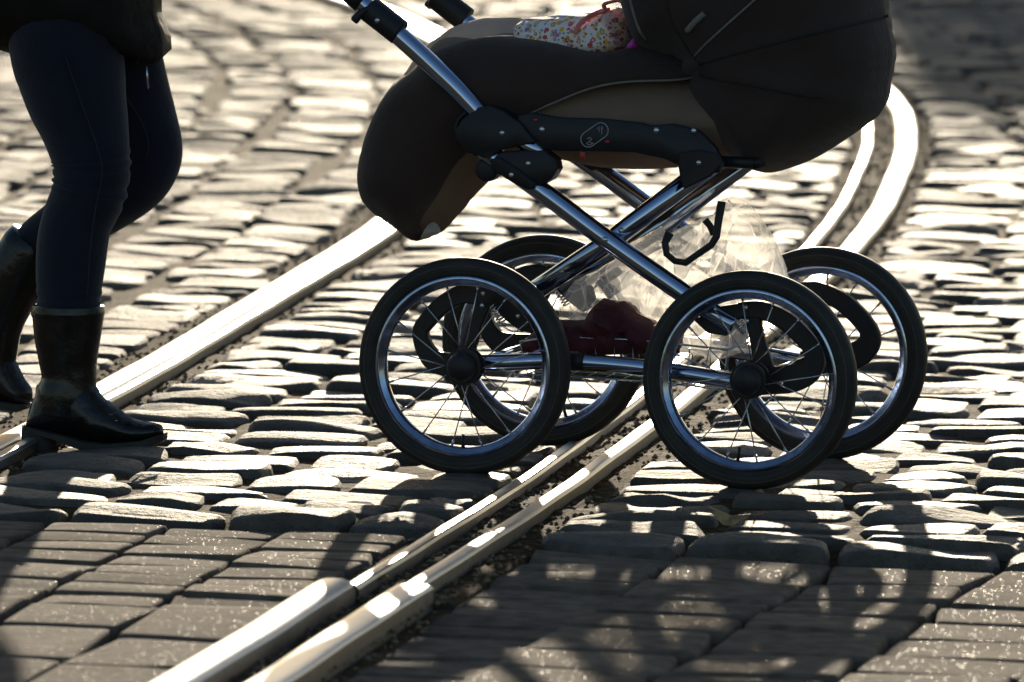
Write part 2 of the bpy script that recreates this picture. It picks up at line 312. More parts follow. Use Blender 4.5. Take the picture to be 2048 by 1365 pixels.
def band(path, widths, w0, w1, n=5):
    """plate that follows a curved path with a varying width"""
    pw = catmull([(p[0], p[1], wd) for p, wd in zip(path, widths)], n)
    L = []; Rr = []
    for i, q in enumerate(pw):
        t = pw[min(i + 1, len(pw) - 1)][:2] - pw[max(i - 1, 0)][:2]; t = t / (np.linalg.norm(t) + 1e-9)
        nn = np.array([-t[1], t[0]]) * q[2] / 2
        L.append(q[:2] + nn); Rr.append(q[:2] - nn)
    V = []; Fc = []; b = 0.003; m_ = len(L)
    for l_, r_ in zip(L, Rr):
        d = (r_ - l_); d = d / (np.linalg.norm(d) + 1e-9)
        for q, w_ in ((l_ + d * b, w0), (r_ - d * b, w0), (r_, w0 + b), (r_, w1 - b), (r_ - d * b, w1), (l_ + d * b, w1), (l_, w1 - b), (l_, w0 + b)):
            V.append((q[0], w_, q[1]))
    for i in range(m_ - 1):
        for k in range(8): Fc.append((i * 8 + k, i * 8 + (k + 1) % 8, i * 8 + 8 + (k + 1) % 8, i * 8 + 8 + k))
    Fc.append(tuple(range(8))[::-1]); Fc.append(tuple(range((m_ - 1) * 8, m_ * 8)))
    return V, Fc
def dome(c, r, h, seg=14, rings=4, axis=(0, -1, 0)):
    """round button standing on c, pointing along axis"""
    ax = Vector(axis).normalized(); q = ax.to_track_quat('Z', 'Y'); V = []; Fc = []
    for i in range(rings + 1):
        a = math.pi / 2 * i / rings
        rr, z = r * math.cos(a), h * math.sin(a)
        for k in range(seg):
            t = 2 * math.pi * k / seg; V.append(Vector(c) + q @ Vector((rr * math.cos(t) + 1e-6, rr * math.sin(t), z)))
    for i in range(rings):
        for k in range(seg): Fc.append((i * seg + k, i * seg + (k + 1) % seg, (i + 1) * seg + (k + 1) % seg, (i + 1) * seg + k))
    return V, Fc
def lathe(profile, seg=64, center=(0, 0, 0), closed=True):
    """profile of (radius, lateral) turned about the lateral axis"""
    V = []; Fc = []; n = len(profile)
    for k in range(seg):
        a = 2 * math.pi * k / seg
        for r, y in profile: V.append((center[0] + r * math.cos(a), center[1] + y, center[2] + r * math.sin(a)))
    for k in range(seg):
        for i in range(n if closed else n - 1):
            j = (i + 1) % n; k2 = (k + 1) % seg
            Fc.append((k * n + i, k * n + j, k2 * n + j, k2 * n + i))
    return V, Fc
def seg_dist(Q, poly):
    Q = np.asarray(Q); A = np.asarray(poly); B = np.roll(A, -1, 0); d = np.full(len(Q), 1e9)
    for a, b in zip(A, B):
        ab = b - a; t = np.clip(((Q - a) @ ab) / (ab @ ab + 1e-12), 0, 1); d = np.minimum(d, np.linalg.norm(Q - (a + t[:, None] * ab), axis=1))
    return d
def inside(Q, poly):
    Q = np.asarray(Q); A = np.asarray(poly); B = np.roll(A, -1, 0); c = np.zeros(len(Q), bool)
    for a, b in zip(A, B):
        cond = (a[1] > Q[:, 1]) != (b[1] > Q[:, 1])
        c ^= cond & (Q[:, 0] < (b[0] - a[0]) * (Q[:, 1] - a[1]) / (b[1] - a[1] + 1e-15) + a[0])
    return c
def inflate(poly, W, r, wc=0.25, ref=None, offs=0.0, step=0.012, wrinkle=None, power=2.0, sm=4, smooth_poly=True):
    """cushion-like solid: outline in (forward, height), half width W reached r inside the outline of ref"""
    poly = [q[:2] for q in (catmull(poly, sm, True) if smooth_poly else poly)]
    pl = np.array(poly); rf = np.array(ref) if ref is not None else pl
    res = []
    for i in range(len(pl)):                                        # resample the rim
        a, b = pl[i], pl[(i + 1) % len(pl)]; k = max(1, int(np.linalg.norm(b - a) / step))
        for j in range(k): res.append(a + (b - a) * j / k)
    rim = np.array(res); lo, hi = rim.min(0), rim.max(0)
    gx, gy = np.meshgrid(np.arange(lo[0], hi[0], step), np.arange(lo[1], hi[1], step)); gy = gy + 0; gx = gx + (np.arange(gx.shape[0]) % 2)[:, None] * step / 2
    g = np.stack([gx.ravel(), gy.ravel()], 1); ok = inside(g, pl); g = g[ok]; g = g[seg_dist(g, pl) > step * 0.55]
    allp = [Vector(q) for q in np.vstack([rim, g])]; nr = len(rim)
    vs, _, fs, _, _, _ = delaunay_2d_cdt(allp, [], [list(range(nr))], 1, 1e-7)
    Q = np.array([tuple(v_) for v_ in vs])
    d = np.clip(seg_dist(Q, rf), 0, r) / r; d = np.where(inside(Q, rf) | (d < 0.05), d, 0.0)
    wv = W * (1 - (1 - d) ** power) ** (1 / power) + offs * np.clip(d * 5, 0, 1)
    amp = np.clip(seg_dist(Q, pl) / 0.04, 0, 1)
    wn = wrinkle(Q) * amp if wrinkle is not None else np.zeros(len(Q))
    wf = wrinkle(Q * np.array([1.0, 1.07]) + 0.37) * amp if wrinkle is not None else wn
    n = len(Q); V = [(q[0], wc - a - b, q[1]) for q, a, b in zip(Q, wv, wn)] + [(q[0], wc + a + b, q[1]) for q, a, b in zip(Q, wv, wf)]
    Fc = []; cnt = {}
    for f in fs:
        Fc.append(tuple(f)); Fc.append(tuple(i + n for i in f)[::-1])
        for i in range(len(f)):
            e = (f[i], f[(i + 1) % len(f)]); cnt[tuple(sorted(e))] = None if tuple(sorted(e)) in cnt else e
    for e in cnt.values():
        if e: Fc.append((e[1], e[0], e[0] + n, e[1] + n))
    # outward: near face looks to -lateral
    f0 = Fc[0]; a, b, c = (np.array(V[i]) for i in f0[:3])
    if np.cross(b - a, c - a)[1] > 0: Fc = [q[::-1] for q in Fc]
    return V, Fc
def waves(seed, amp, freq, k=6):
    rg = np.random.default_rng(seed); dirs = rg.normal(size=(k, 2)); dirs /= np.linalg.norm(dirs, axis=1)[:, None]; fr = freq * rg.uniform(0.5, 1.8, k); ph = rg.uniform(0, 6.28, k)
    def f(Q): return amp * np.mean([np.sin(6.283 * fr[i] * (Q @ dirs[i]) + ph[i]) for i in range(k)], axis=0) * 1.6
    return f

def creases(seed, amp, freq, k=5, center=None, rays=0):
    """sharp folds: triangle waves in random directions, optionally pleats fanning out from a gathered point"""
    rg = np.random.default_rng(seed); dirs = rg.normal(size=(k, 2)); dirs /= np.linalg.norm(dirs, axis=1)[:, None]; fr = freq * rg.uniform(0.5, 1.7, k); ph = rg.uniform(0, 1, k); wp = waves(seed + 1, 0.35, 9)
    def tri(t): return np.abs(2 * (t - np.floor(t)) - 1)
    def f(Q):
        o = np.mean([tri(fr[i] * (Q @ dirs[i]) + ph[i] + wp(Q + i)) for i in range(k)], axis=0) - 0.5
        if rays:
            e = Q - np.array(center); an = np.arctan2(e[:, 1], e[:, 0]); o = o + 0.5 * (tri(an * rays / 6.283 + wp(Q)) - 0.5) * np.clip(np.hypot(e[:, 0], e[:, 1]) / 0.05, 0, 1)
        return amp * 2 * o
    return f
# ------------------------------------------------------------------ the track the street is laid around
TR = np.array([(-2.80, 2.0), (-1.49, 10.0), (-0.822, 13.95), (-0.711, 14.6), (-0.576, 15.39), (-0.472, 16.0), (-0.354, 16.7), (-0.197, 17.8), (-0.055, 18.94), (0.103, 20.23),
               (0.24, 21.36), (0.37, 23.0), (0.455, 24.55), (0.45, 26.0), (0.275, 27.77), (0.15, 28.54), (0.03, 29.19), (-0.65, 32.0), (-2.0, 36.0), (-3.6, 39.5)])
_c = np.array([q for q in catmull(TR, 24)])                        # x, y of the middle of the track
_ds = np.r_[0, np.cumsum(np.linalg.norm(np.diff(_c, axis=0), axis=1))]
_s0 = np.interp(15.85, _c[:, 1], _ds)                               # s = 0 where the pavers meet the setts
_SS = np.arange(-8.0, 20.0, 0.1)
_XX = np.interp(_SS + _s0, _ds, _c[:, 0]); _YY = np.interp(_SS + _s0, _ds, _c[:, 1])
_k = np.ones(15) / 15
for _ in range(2): _XX[7:-7] = np.convolve(_XX, _k, 'valid'); _YY[7:-7] = np.convolve(_YY, _k, 'valid')
_TX, _TY = np.gradient(_XX, _SS), np.gradient(_YY, _SS); _n = np.hypot(_TX, _TY); _TX /= _n; _TY /= _n
def track(s, u):
    """along the track s, across to the right u -> world x, y"""
    x, y = np.interp(s, _SS, _XX), np.interp(s, _SS, _YY); tx, ty = np.interp(s, _SS, _TX), np.interp(s, _SS, _TY)
    return x + u * ty, y - u * tx

# ------------------------------------------------------------------ ground sheet, setts, pavers
def ground_sheet():
    xs = np.unique(np.round(np.r_[-900, -300, -80, -20, np.arange(-5, -1.6, 0.3), np.arange(-1.6, 1.9, 0.05), np.arange(1.9, 5.2, 0.3), 20, 80, 300, 900], 3)); ys = np.unique(np.round(np.r_[-300, -60, -10, 2, np.arange(8, 13.0, 0.3), np.arange(13, 31.5, 0.07), np.arange(31.5, 40.1, 0.5), 60, 120, 400, 1800], 3))
    wv = waves(101, 0.0035, 4, 10); wv2 = waves(102, 0.0025, 9, 10); q = np.array([(x, y) for y in ys for x in xs]); hh = wv(q) + wv2(q)
    V = [(x, y, -0.0095 + h - 0.022 * min(1, max(0, (15.9 - 0.15 * x - y) / 0.12))) for (x, y), h in zip(q, hh)]; nx = len(xs)
    Fc = [(j * nx + i, j * nx + i + 1, (j + 1) * nx + i + 1, (j + 1) * nx + i) for j in range(len(ys) - 1) for i in range(nx - 1)]
    return tag(mesh('ground', V, Fc, M_DIRT), kind='structure')
ground_sheet()
_h = [0.0, 0.45, 0.75, 0.88, 0.95, 0.985, 1.0]
_t = np.array([-q for q in _h[:0:-1]] + _h); GN = len(_t)
UU, VV = np.meshgrid(_t, _t); UU = UU.ravel(); VV = VV.ravel()
GF = np.array([(j * GN + i, j * GN + i + 1, (j + 1) * GN + i + 1, (j + 1) * GN + i) for j in range(GN - 1) for i in range(GN - 1)])
class Sheet:
    def __init__(s): s.v = []; s.f = []; s.n = 0
    def stone(s, sc, uc, hs, hu, rg, top=0.0, dome_h=0.008, tilt=0.05, skew=0.0, edge=(24, 0.5), rnd=0.13, lump=0.003, depth=0.04, rough_edge=0.014):
        k = rnd * rg.uniform(0.7, 1.3)
        ls = UU * np.sqrt(1 - k * VV ** 2) * (1 + 0.10 * rg.normal() * VV * 0.5); lu = VV * np.sqrt(1 - k * UU ** 2) * (1 + 0.10 * rg.normal() * UU * 0.5)
        an = np.arctan2(VV, UU); wob = 1 + rough_edge * (np.sin(2 * an + rg.uniform(0, 6.28)) + np.sin(3 * an + rg.uniform(0, 6.28)) + 0.7 * np.sin(5 * an + rg.uniform(0, 6.28)))
        ls = ls * wob; lu = lu * wob
        z = ((1 - np.abs(UU) ** edge[0]) * (1 - np.abs(VV) ** edge[0])) ** edge[1]
        h = -depth * (1 - z) + dome_h * (1 - (UU ** 2 + VV ** 2) / 2) * rg.uniform(0.4, 1.5)
        h = h + z * (rg.normal() * tilt * UU * hs + rg.normal() * tilt * VV * hu)
        for _ in range(3):
            a = rg.uniform(0, 6.28); fq = rg.uniform(1.5, 4.5)
            h = h + z * lump * np.sin(fq * (UU * math.cos(a) + VV * math.sin(a)) + rg.uniform(0, 6.28))
        S = sc + ls * hs + skew * lu * hu; U2 = uc + lu * hu
        x, y = track(S, U2)
        s.v.append(np.stack([x, y, top + h - dome_h * 0.5], 1)); s.f.append(GF + s.n); s.n += GN * GN
    def build(s, name, m_):
        v = np.vstack(s.v).astype(np.float32); f = np.vstack(s.f).astype(np.int32)
        me = bpy.data.meshes.new(name); me.vertices.add(len(v)); me.vertices.foreach_set('co', v.ravel())
        me.loops.add(f.size); me.loops.foreach_set('vertex_index', f.ravel()); me.polygons.add(len(f))
        me.polygons.foreach_set('loop_start', np.arange(len(f), dtype=np.int32) * 4); me.update(calc_edges=True)
        me.validate(); return link(name, me, m_)
RAIL_HALF = 0.5
def street():
    rg = np.random.default_rng(5); sh = Sheet()
    def rows(u0, u1, s_start, s_end, wmin, wmax, dmin, dmax):
        s = s_start
        while s < s_end:
            d = rg.uniform(dmin, dmax); u = u0 + rg.uniform(0, 0.02)
            while u < u1 - 0.06:
                wd = rg.uniform(wmin, wmax)
                if u + wd > u1 - 0.07: wd = u1 - u
                wob = 0.018 * math.sin(u * 2.1 + s * 0.7)
                sh.stone(s + d / 2 + wob + rg.normal() * 0.006, u + wd / 2, (d - rg.uniform(0.001, 0.010)) / 2, (wd - rg.uniform(0.003, 0.014)) / 2, rg,
                         top=rg.normal() * 0.0032, dome_h=rg.uniform(0.002, 0.010), tilt=0.024, skew=rg.normal() * 0.06, lump=rg.uniform(0.0012, 0.0035))
                u += wd
            s += d
    rows(-0.45, 0.385, 0.02, 16.5, 0.15, 0.27, 0.135, 0.185)            # between the rails
    rows(0.55, 4.2, -0.10, 16.0, 0.15, 0.29, 0.13, 0.18)             # right of the track
    lf = Sheet(); u = -0.592
    while u > -4.5:                                                   # left of the track: courses that follow the rails
        wd = rg.uniform(0.175, 0.235); s = -0.02 + rg.uniform(-0.02, 0.0)
        while s < 17.5:
            d = rg.uniform(0.13, 0.235)
            lf.stone(s + d / 2, u - wd / 2 + rg.normal() * 0.009 + 0.016 * math.sin(s * 1.7 + u * 9) + 0.01 * math.sin(s * 4.1 + u * 23), (d - rg.uniform(0.001, 0.008)) / 2, (wd - rg.uniform(0.010, 0.026)) / 2, rg,
                     top=rg.normal() * 0.0028, dome_h=rg.uniform(0.001, 0.006), tilt=0.022, skew=rg.normal() * 0.05, lump=rg.uniform(0.001, 0.003))
            s += d
        u -= wd
    tag(lf.build('cobbled_roadside', M_STONE2), kind='structure')
    tag(sh.build('cobbled_road', M_STONE), kind='structure')
    # the crossing strip of cast pavers in front
    pv = Sheet(); kw = dict(dome_h=0.001, tilt=0.012, edge=(60, 0.5), rnd=0.012, lump=0.0004, depth=0.028, rough_edge=0.002)
    def pav(s0, s1, u0, u1, colw, rowd, top, skew=0.0, j=0.006):
        u = u0; c = 0
        while u < u1 - 0.02:
            wd = min(colw * rg.uniform(0.97, 1.03), u1 - u); s = s1 - rg.uniform(0, 0.02)
            while s > s0:
                d = rowd[rg.integers(len(rowd))] * rg.uniform(0.97, 1.03)
                um = u + wd / 2 + skew * (s - d / 2)
                pv.stone(s - d / 2, um, (d - j) / 2, (wd - j * rg.uniform(0.8, 1.6)) / 2, rg, top=top + rg.normal() * 0.0018, skew=rg.normal() * 0.012, **kw)
                s -= d
            u += wd; c += 1
    pav(-1.02, -0.03, -0.42, 0.36, 0.195, [0.122, 0.132], -0.006)
    pav(-6.5, -1.03, -0.42, 0.345, 0.191, [0.28, 0.36], -0.008)
    pav(-1.02, -0.03, -4.4, -0.60, 0.195, [0.122, 0.132], -0.006)
    pav(-6.5, -1.03, -4.4, -0.60, 0.205, [0.28, 0.36], -0.008)
    pav(-6.5, -0.12, 0.57, 0.80, 0.23, [0.115, 0.125], -0.014)
    pav(-6.5, -0.14, 0.81, 4.3, 0.25, [0.2, 0.24, 0.27], -0.012, skew=0.045)
    tag(pv.build('paved_crossing', M_PAVER), kind='structure')
street()

# ------------------------------------------------------------------ rails
def rail(name, u0, side, s0, s1, sections, label, top=0.0):
    """side = +1: running head on the right. sections: list of (part name, material, u from, u to, height, roundness)"""
    root = empty(name, (*track(s0, u0), 0.0)); base = np.array([*track(s0, u0), 0.0])
    tag(root, label, 'tram rail', 'grooved tram rails')
    for pn, mt, a, b, h, rd in sections:
        ss = np.arange(s0, s1 + 1e-6, 0.12); V = []; Fc = []
        def at_s(v_, s): return v_ if np.isscalar(v_) else float(np.interp(s, v_[0::2], v_[1::2]))
        for s in ss:
            lo, hi = sorted((u0 + side * at_s(a, s), u0 + side * at_s(b, s)))
            prof = [(lo, -0.05), (lo, h - rd - 0.003), (lo + 0.003, h - rd * 0.75)]
            for k in range(1, 6):
                q = k / 6; prof.append((lo + (hi - lo) * q, h - rd * (2 * q - 1) ** 4))
            prof += [(hi - 0.003, h - rd * 0.75), (hi, h - rd - 0.003), (hi, -0.05)]
            np_ = len(prof); wob_ = 0.0012 * math.sin(s * 4.3 + h * 900) + 0.0008 * math.sin(s * 11 + h * 500)
            for (u, z) in prof:
                x, y = track(s, u + wob_); V.append((x - base[0], y - base[1], z + top + 0.0010 * math.sin(s * 3.3 + u * 9)))
        for i in range(len(ss) - 1):
            for k in range(np_ - 1): Fc.append((i * np_ + k, i * np_ + k + 1, (i + 1) * np_ + k + 1, (i + 1) * np_ + k))
        Fc.append(tuple(range(np_))); Fc.append(tuple(range((len(ss) - 1) * np_, len(ss) * np_))[::-1])
        o = mesh(pn, V, Fc, [mt, M_RUST], root)
        for pg in o.data.polygons:                                    # worn bright on top, dull on the flanks
            if abs(pg.normal.z) < 0.45: pg.material_index = 1
        sharpen(o, 40)
    return root
HD = (1.5, 0.061, 6.5, 0.082); LPA = (1.5, -0.03, 6.0, -0.026); LPB = (1.5, -0.054, 6.0, -0.050)
SEC = [('rail_head', M_RAIL, 0.03, HD, 0.013, 0.003), ('guard_lip', M_RAIL, LPA, LPB, 0.012, 0.005), ('groove_bed', M_GRIT, LPA, 0.03, -0.010, 0.002),
       ('bedding', M_GRIT, HD, 0.12, -0.009, 0.004), ('bedding', M_GRIT, LPB, -0.09, -0.008, 0.004)]
SECL = [('rail_head', M_RAIL, 0.005, 0.054, 0.011, 0.003), ('guard_lip', M_RAIL, -0.004, -0.029, 0.0125, 0.003), ('groove_bed', M_GRIT, -0.004, 0.005, -0.02, 0.001),
        ('bedding', M_GRIT, 0.054, 0.13, -0.006, 0.004), ('bedding', M_GRIT, -0.029, -0.075, -0.010, 0.004)]
SECN = [('rail_head', M_RAIL, 0.03, 0.088, 0.019, 0.003), ('guard_lip', M_RAIL, -0.03, -0.096, 0.023, 0.015), ('groove_bed', M_GRIT, -0.03, 0.03, -0.012, 0.002), ('bedding', M_GRIT, 0.088, 0.125, -0.018, 0.004)]
rail('tram_rail', 0.455, 1, -0.86, 16.5, SEC, 'long right-hand steel rail running under the pram wheels and curving away behind the hood')
rail('tram_rail', -0.5, -1, -7.0, 16.5, SECL, 'bright left-hand steel rail passing behind the walking boots')
rail('tram_rail', 0.455, 1, -7.0, -0.868, SECN, 'thicker raised rail piece in the near pavement, ending at a butt joint')

def grit():
    rg = np.random.default_rng(77); mb_v = []; mb_f = []; n0 = 0
    base = np.array([(1, 0, 0), (-1, 0, 0), (0, 1, 0), (0, -1, 0), (0, 0, 1), (0, 0, -1)], float); tri = np.array([(0, 2, 4), (2, 1, 4), (1, 3, 4), (3, 0, 4), (2, 0, 5), (1, 2, 5), (3, 1, 5), (0, 3, 5)])
    bands = [(0.455 - 0.03, 0.455 + 0.03, -0.010, 3200), (0.455 + 0.07, 0.455 + 0.125, -0.009, 1700), (0.455 - 0.095, 0.455 - 0.055, -0.009, 1300), (-0.63, -0.565, -0.007, 1900), (-0.465, -0.42, -0.010, 1300)]
    for a, b, z, n in bands:
        s_ = rg.uniform(-5.0, 16.0, n); u = rg.uniform(a, b, n); x, y = track(s_, u); r = rg.uniform(0.0015, 0.006, n) ** 1.0
        for k in range(n):
            V = base * rg.uniform(0.6, 1.3, (6, 1)) * r[k] * np.array([1.2, 1.2, 0.8]); t = rg.uniform(0, 6.28); c, s2 = math.cos(t), math.sin(t)
            V = np.stack([V[:, 0] * c - V[:, 1] * s2, V[:, 0] * s2 + V[:, 1] * c, V[:, 2]], 1) + (x[k], y[k], z + r[k] * 0.3)
            mb_v.append(V); mb_f.append(tri + n0); n0 += 6
    v = np.vstack(mb_v); f = np.vstack(mb_f); me = bpy.data.meshes.new('loose_grit'); me.from_pydata(v.tolist(), [], f.tolist())
    tag(link('loose_grit', me, M_PEBBLE, smooth=False), 'brown grit and crumbs lying along the tram rails and in the groove', 'grit', kind='stuff')
grit()

# ------------------------------------------------------------------ the pram
pram = empty('baby_pram', tuple(O), -PSI)
tag(pram, 'brown fabric pram with chrome frame and four spoked wheels crossing the tram rail', 'pram')
RW, BASE, TRACKW = 0.1822, 0.4906, 0.50
# wheels
def make_wheel():
    k = RW
    prof = []                                                         # tyre section
    cx, rr, ww = k - 0.0175, 0.0175, 0.021
    for i in range(20):
        a = 2 * math.pi * i / 20
        r_ = cx + rr * math.copysign(abs(math.cos(a)) ** 0.8, math.cos(a)); prof.append((r_, ww * math.copysign(abs(math.sin(a)) ** 0.8, math.sin(a))))
    mb = MB().add(lathe(prof, 96))
    for sd in (-1, 1):                                                # raised line round the sidewall
        mb.add(lathe([(k - 0.0130 + 0.0012 * math.cos(q), sd * (ww * 0.955) + sd * 0.0012 * math.sin(q)) for q in np.linspace(0, 2 * math.pi, 7)[:-1]], 96), 1)
        mb.add(lathe([(k - 0.0245 + 0.0018 * math.cos(q), sd * (ww * 0.93) + sd * 0.0014 * math.sin(q)) for q in np.linspace(0, 2 * math.pi, 7)[:-1]], 96), 0)
    wheel = mb.build('wheel', [M_RUBBER, M_LINE], pram, autosmooth=50)
    ro, ri = k - 0.031, k - 0.047
    rim = MB().add(lathe([(ro + 0.003, -0.013), (ro, -0.0165), (ro - 0.004, -0.0165), (ro - 0.006, -0.013), (ri + 0.003, -0.010), (ri, -0.004), (ri, 0.004), (ri + 0.003, 0.010),
                          (ro - 0.006, 0.013), (ro - 0.004, 0.0165), (ro, 0.0165), (ro + 0.003, 0.013)], 96)).build('rim', M_RIM, wheel, autosmooth=50)
    hub = MB().add(lathe([(0.0005, -0.036), (0.017, -0.035), (0.0235, -0.030), (0.0255, -0.022), (0.0255, -0.008), (0.012, -0.006), (0.012, 0.012), (0.023, 0.014), (0.023, 0.026), (0.0005, 0.028)], 40, closed=False))
    for sd in (-1, 1): hub.add(lathe([(0.031, sd * 0.012), (0.031, sd * 0.015), (0.010, sd * 0.016), (0.010, sd * 0.011)], 40))
    hub.build('hub', M_PLASTIC, wheel, autosmooth=40)
    MB().add(sweep([(0, 0, -ri - 0.002), (0, 0, -ri + 0.022)], [0.0032, 0.0026], 8)).build('valve', M_PLASTIC, wheel)
    n = 16
    for i in range(n):
        a = 2 * math.pi * (i + 0.5) / n + 0.05; sd = -1 if i % 2 == 0 else 1; a2 = a + (0.30 if (i // 2) % 2 else -0.30)
        p0 = (0.028 * math.cos(a2), sd * 0.0135, 0.028 * math.sin(a2)); p1 = (ri * math.cos(a), sd * 0.002, ri * math.sin(a))
        pm = tuple(p1[j] + (p0[j] - p1[j]) * 0.09 for j in range(3))
        mb2 = MB().add(sweep([p0, p1], 0.00115, 6)); mb2.add(sweep([pm, p1], 0.0021, 6))
        mb2.build('spoke', M_SPOKE, wheel)
    return wheel
def copy_tree(o, parent):
    c = o.copy(); COL.objects.link(c); c.parent = parent
    for ch in list(o.children): copy_tree(ch, c)
    return c
wh = make_wheel()
for i, (a, w_, rot) in enumerate([(0, 0, 0.0), (BASE, 0, 0.13), (0, TRACKW, 0.3), (BASE, TRACKW, 0.21)]):
    o = wh if i == 0 else copy_tree(wh, pram)
    o.location = (a, w_, RW); o.rotation_euler = (0, rot, math.pi if w_ > 0.1 else 0)

NW, FWD = 0.05, 0.45                                                  # lateral planes of the two frame sides
def both(fn):
    for w_, near in ((NW, True), (FWD, False)): fn(w_, near)
def frame_side(w_, near):
    sgn = -1 if near else 1                                          # outward
    path = [(p[0], w_, p[2]) for p in PX([(785, 60), (830, 100), (872, 139), (908, 173), (940, 206), (978, 247)], NW)]
    MB().add(sweep(catmull(path, 6), 0.0168, 20)).build('handle_tube', M_CHROME, pram)
    path = [(p[0], w_, p[2]) for p in PX([(1030, 268), (1090, 318)], NW)]
    MB().add(sweep(path, 0.0145, 18)).build('joint_tube', M_CHROME, pram)
    path = [(p[0], w_, p[2]) for p in PX([(958, 294), (1094, 391), (1215, 481), (1395, 606), (1470, 652)], NW)]
    MB().add(sweep(catmull(path, 8), 0.0168, 20)).build('cross_tube', M_CHROME, pram)
    path = [(p[0], w_ - sgn * 0.034, p[2]) for p in PX([(1425, 322), (1215, 482), (1010, 618)], NW)]
    MB().add(sweep(path, 0.0172, 20)).build('cross_tube', M_CHROME, pram)
    path = [(p[0], w_, p[2]) for p in PX([(938, 727), (1020, 725), (1100, 722), (1200, 727), (1300, 737), (1400, 752), (1492, 768)], NW)]
    MB().add(sweep(catmull(path, 5), 0.0142, 18)).build('lower_tube', M_CHROME, pram)
    sl = [(p[0], w_, p[2]) for p in PX([(1138, 722), (1170, 724)], NW)]
    MB().add(sweep(sl, 0.0158, 18)).build('tube_sleeve', M_PLASTIC, pram)
    # pivot where the tubes cross
    c = P(1215, 482, NW)
    MB().add(dome((c[0], w_ + sgn * 0.016, c[2] + 0.003), 0.0055, 0.004, axis=(0, sgn, 0))).build('pivot_bolt', M_RIVET, pram)
    c2 = P(1237, 463, NW); MB().add(dome((c2[0], w_ - sgn * 0.017, c2[2]), 0.005, 0.004, axis=(0, sgn, 0))).build('pivot_bolt', M_RIVET, pram)
    def plt(pts, a, b, bev=0.003):
        w0, w1 = sorted((w_ + sgn * a, w_ + sgn * b)); return plate(AH(pts, NW), w0, w1, bev)
    def bnd(pts, wid, a, b):
        w0, w1 = sorted((w_ + sgn * a, w_ + sgn * b)); return band(AH(pts, NW), [q * MPP for q in wid], w0, w1)
    def rivets(parent, pts, out, r=0.0042, m_=M_RIVET):
        for x, y in pts:
            c = P(x, y, NW); MB().add(dome((c[0], w_ + sgn * out, c[2]), r, r * 0.6, axis=(0, sgn, 0))).build('rivet', m_, parent)
    # rear spring bracket
    b = MB().add(bnd([(985, 596), (945, 588), (915, 592), (880, 614), (851, 645), (840, 664), (848, 697), (868, 722), (900, 731), (940, 731)], [44, 42, 38, 36, 34, 32, 36, 44, 48, 46], 0.004, -0.016))
    b.add(bnd([(972, 590), (953, 640), (931, 705)], [40, 30, 36], 0.002, -0.014))
    b.add(plt([(953, 570), (1003, 568), (1058, 612), (1070, 648), (1044, 664), (1012, 640), (985, 612), (957, 608)], 0.006, -0.018))
    o = b.build('rear_bracket', M_PLASTIC, pram, autosmooth=40); rivets(o, [(968, 587), (966, 611), (1038, 632)], 0.006)
    # front spring bracket
    b = MB().add(bnd([(1478, 622), (1522, 621), (1569, 642), (1602, 671), (1624, 699), (1628, 723), (1612, 745), (1582, 758), (1536, 763), (1490, 768)], [34, 36, 38, 38, 38, 44, 52, 56, 54, 50], 0.004, -0.016))
    b.add(bnd([(1502, 618), (1512, 672), (1528, 740)], [36, 30, 40], 0.002, -0.014))
    b.add(plt([(1388, 640), (1445, 612), (1500, 604), (1500, 634), (1466, 640), (1453, 672), (1417, 667)], 0.006, -0.018))
    o = b.build('front_bracket', M_PLASTIC, pram, autosmooth=40); rivets(o, [(1493, 615), (1496, 642), (1564, 766)], 0.006)
    # coil springs
    for (x0, y0, x1, y1) in ((984, 612), (1010, 650)) and ((984, 610, 1008, 648), (1470, 640, 1492, 664)):
        a0, a1 = np.array(P(x0, y0, NW)), np.array(P(x1, y1, NW)); a0[1] = a1[1] = w_; ax = (a1 - a0); L = np.linalg.norm(ax); ax /= L
        e1 = np.array([0, 1, 0]); e2 = np.cross(ax, e1); hp = [a0 + ax * L * t + 0.008 * (math.cos(t * 44) * e1 + math.sin(t * 44) * e2) for t in np.linspace(0, 1, 90)]
        MB().add(sweep(hp, 0.0014, 6, up=(0.3, 0.8, 0.5))).build('spring', M_SPOKE, pram)
    # side support and the two folding joints
    b = MB().add(plt([(1035, 232), (1062, 226), (1120, 236), (1200, 238), (1280, 246), (1300, 252), (1345, 248), (1398, 262), (1432, 296), (1446, 325), (1440, 346), (1415, 347), (1372, 338), (1330, 318), (1270, 305), (1200, 303), (1120, 302), (1060, 296), (1030, 270)], 0.004, -0.014))
    b.add(plt([(1362, 305), (1400, 298), (1436, 306), (1446, 330), (1425, 352), (1372, 378), (1366, 370), (1360, 335)], 0.012, 0.004))
    o = b.build('side_support', M_PLASTIC, pram, autosmooth=40)
    rivets(o, [(1085, 259), (1314, 261)], 0.004, 0.0052, M_RIVET); rivets(o, [(1391, 261), (1401, 325)], 0.012, 0.0046)
    b = MB().add(plt([(915, 262), (930, 238), (962, 214), (985, 211), (1012, 222), (1046, 246), (1076, 284), (1040, 292), (1005, 300), (985, 318), (950, 306), (925, 288)], 0.018, -0.022, 0.003))
    b.add(plt([(985, 322), (1005, 305), (1050, 301), (1092, 300), (1116, 318), (1120, 338), (1108, 358), (1090, 368), (1062, 374), (1030, 352), (998, 346)], 0.018, -0.022, 0.003))
    b.add(plt([(988, 318), (1004, 312), (1040, 334), (1080, 366), (1074, 377), (1058, 377), (1020, 356), (992, 338)], 0.026, 0.010, 0.003))
    c = P(975, 340, NW); b.add(dome((c[0], w_ + sgn * 0.006, c[2]), 0.0195, 0.005, 20, axis=(0, sgn, 0))); b.add(sweep([(c[0], w_ + sgn * 0.006, c[2]), (c[0], w_ - sgn * 0.02, c[2])], 0.0195, 20))
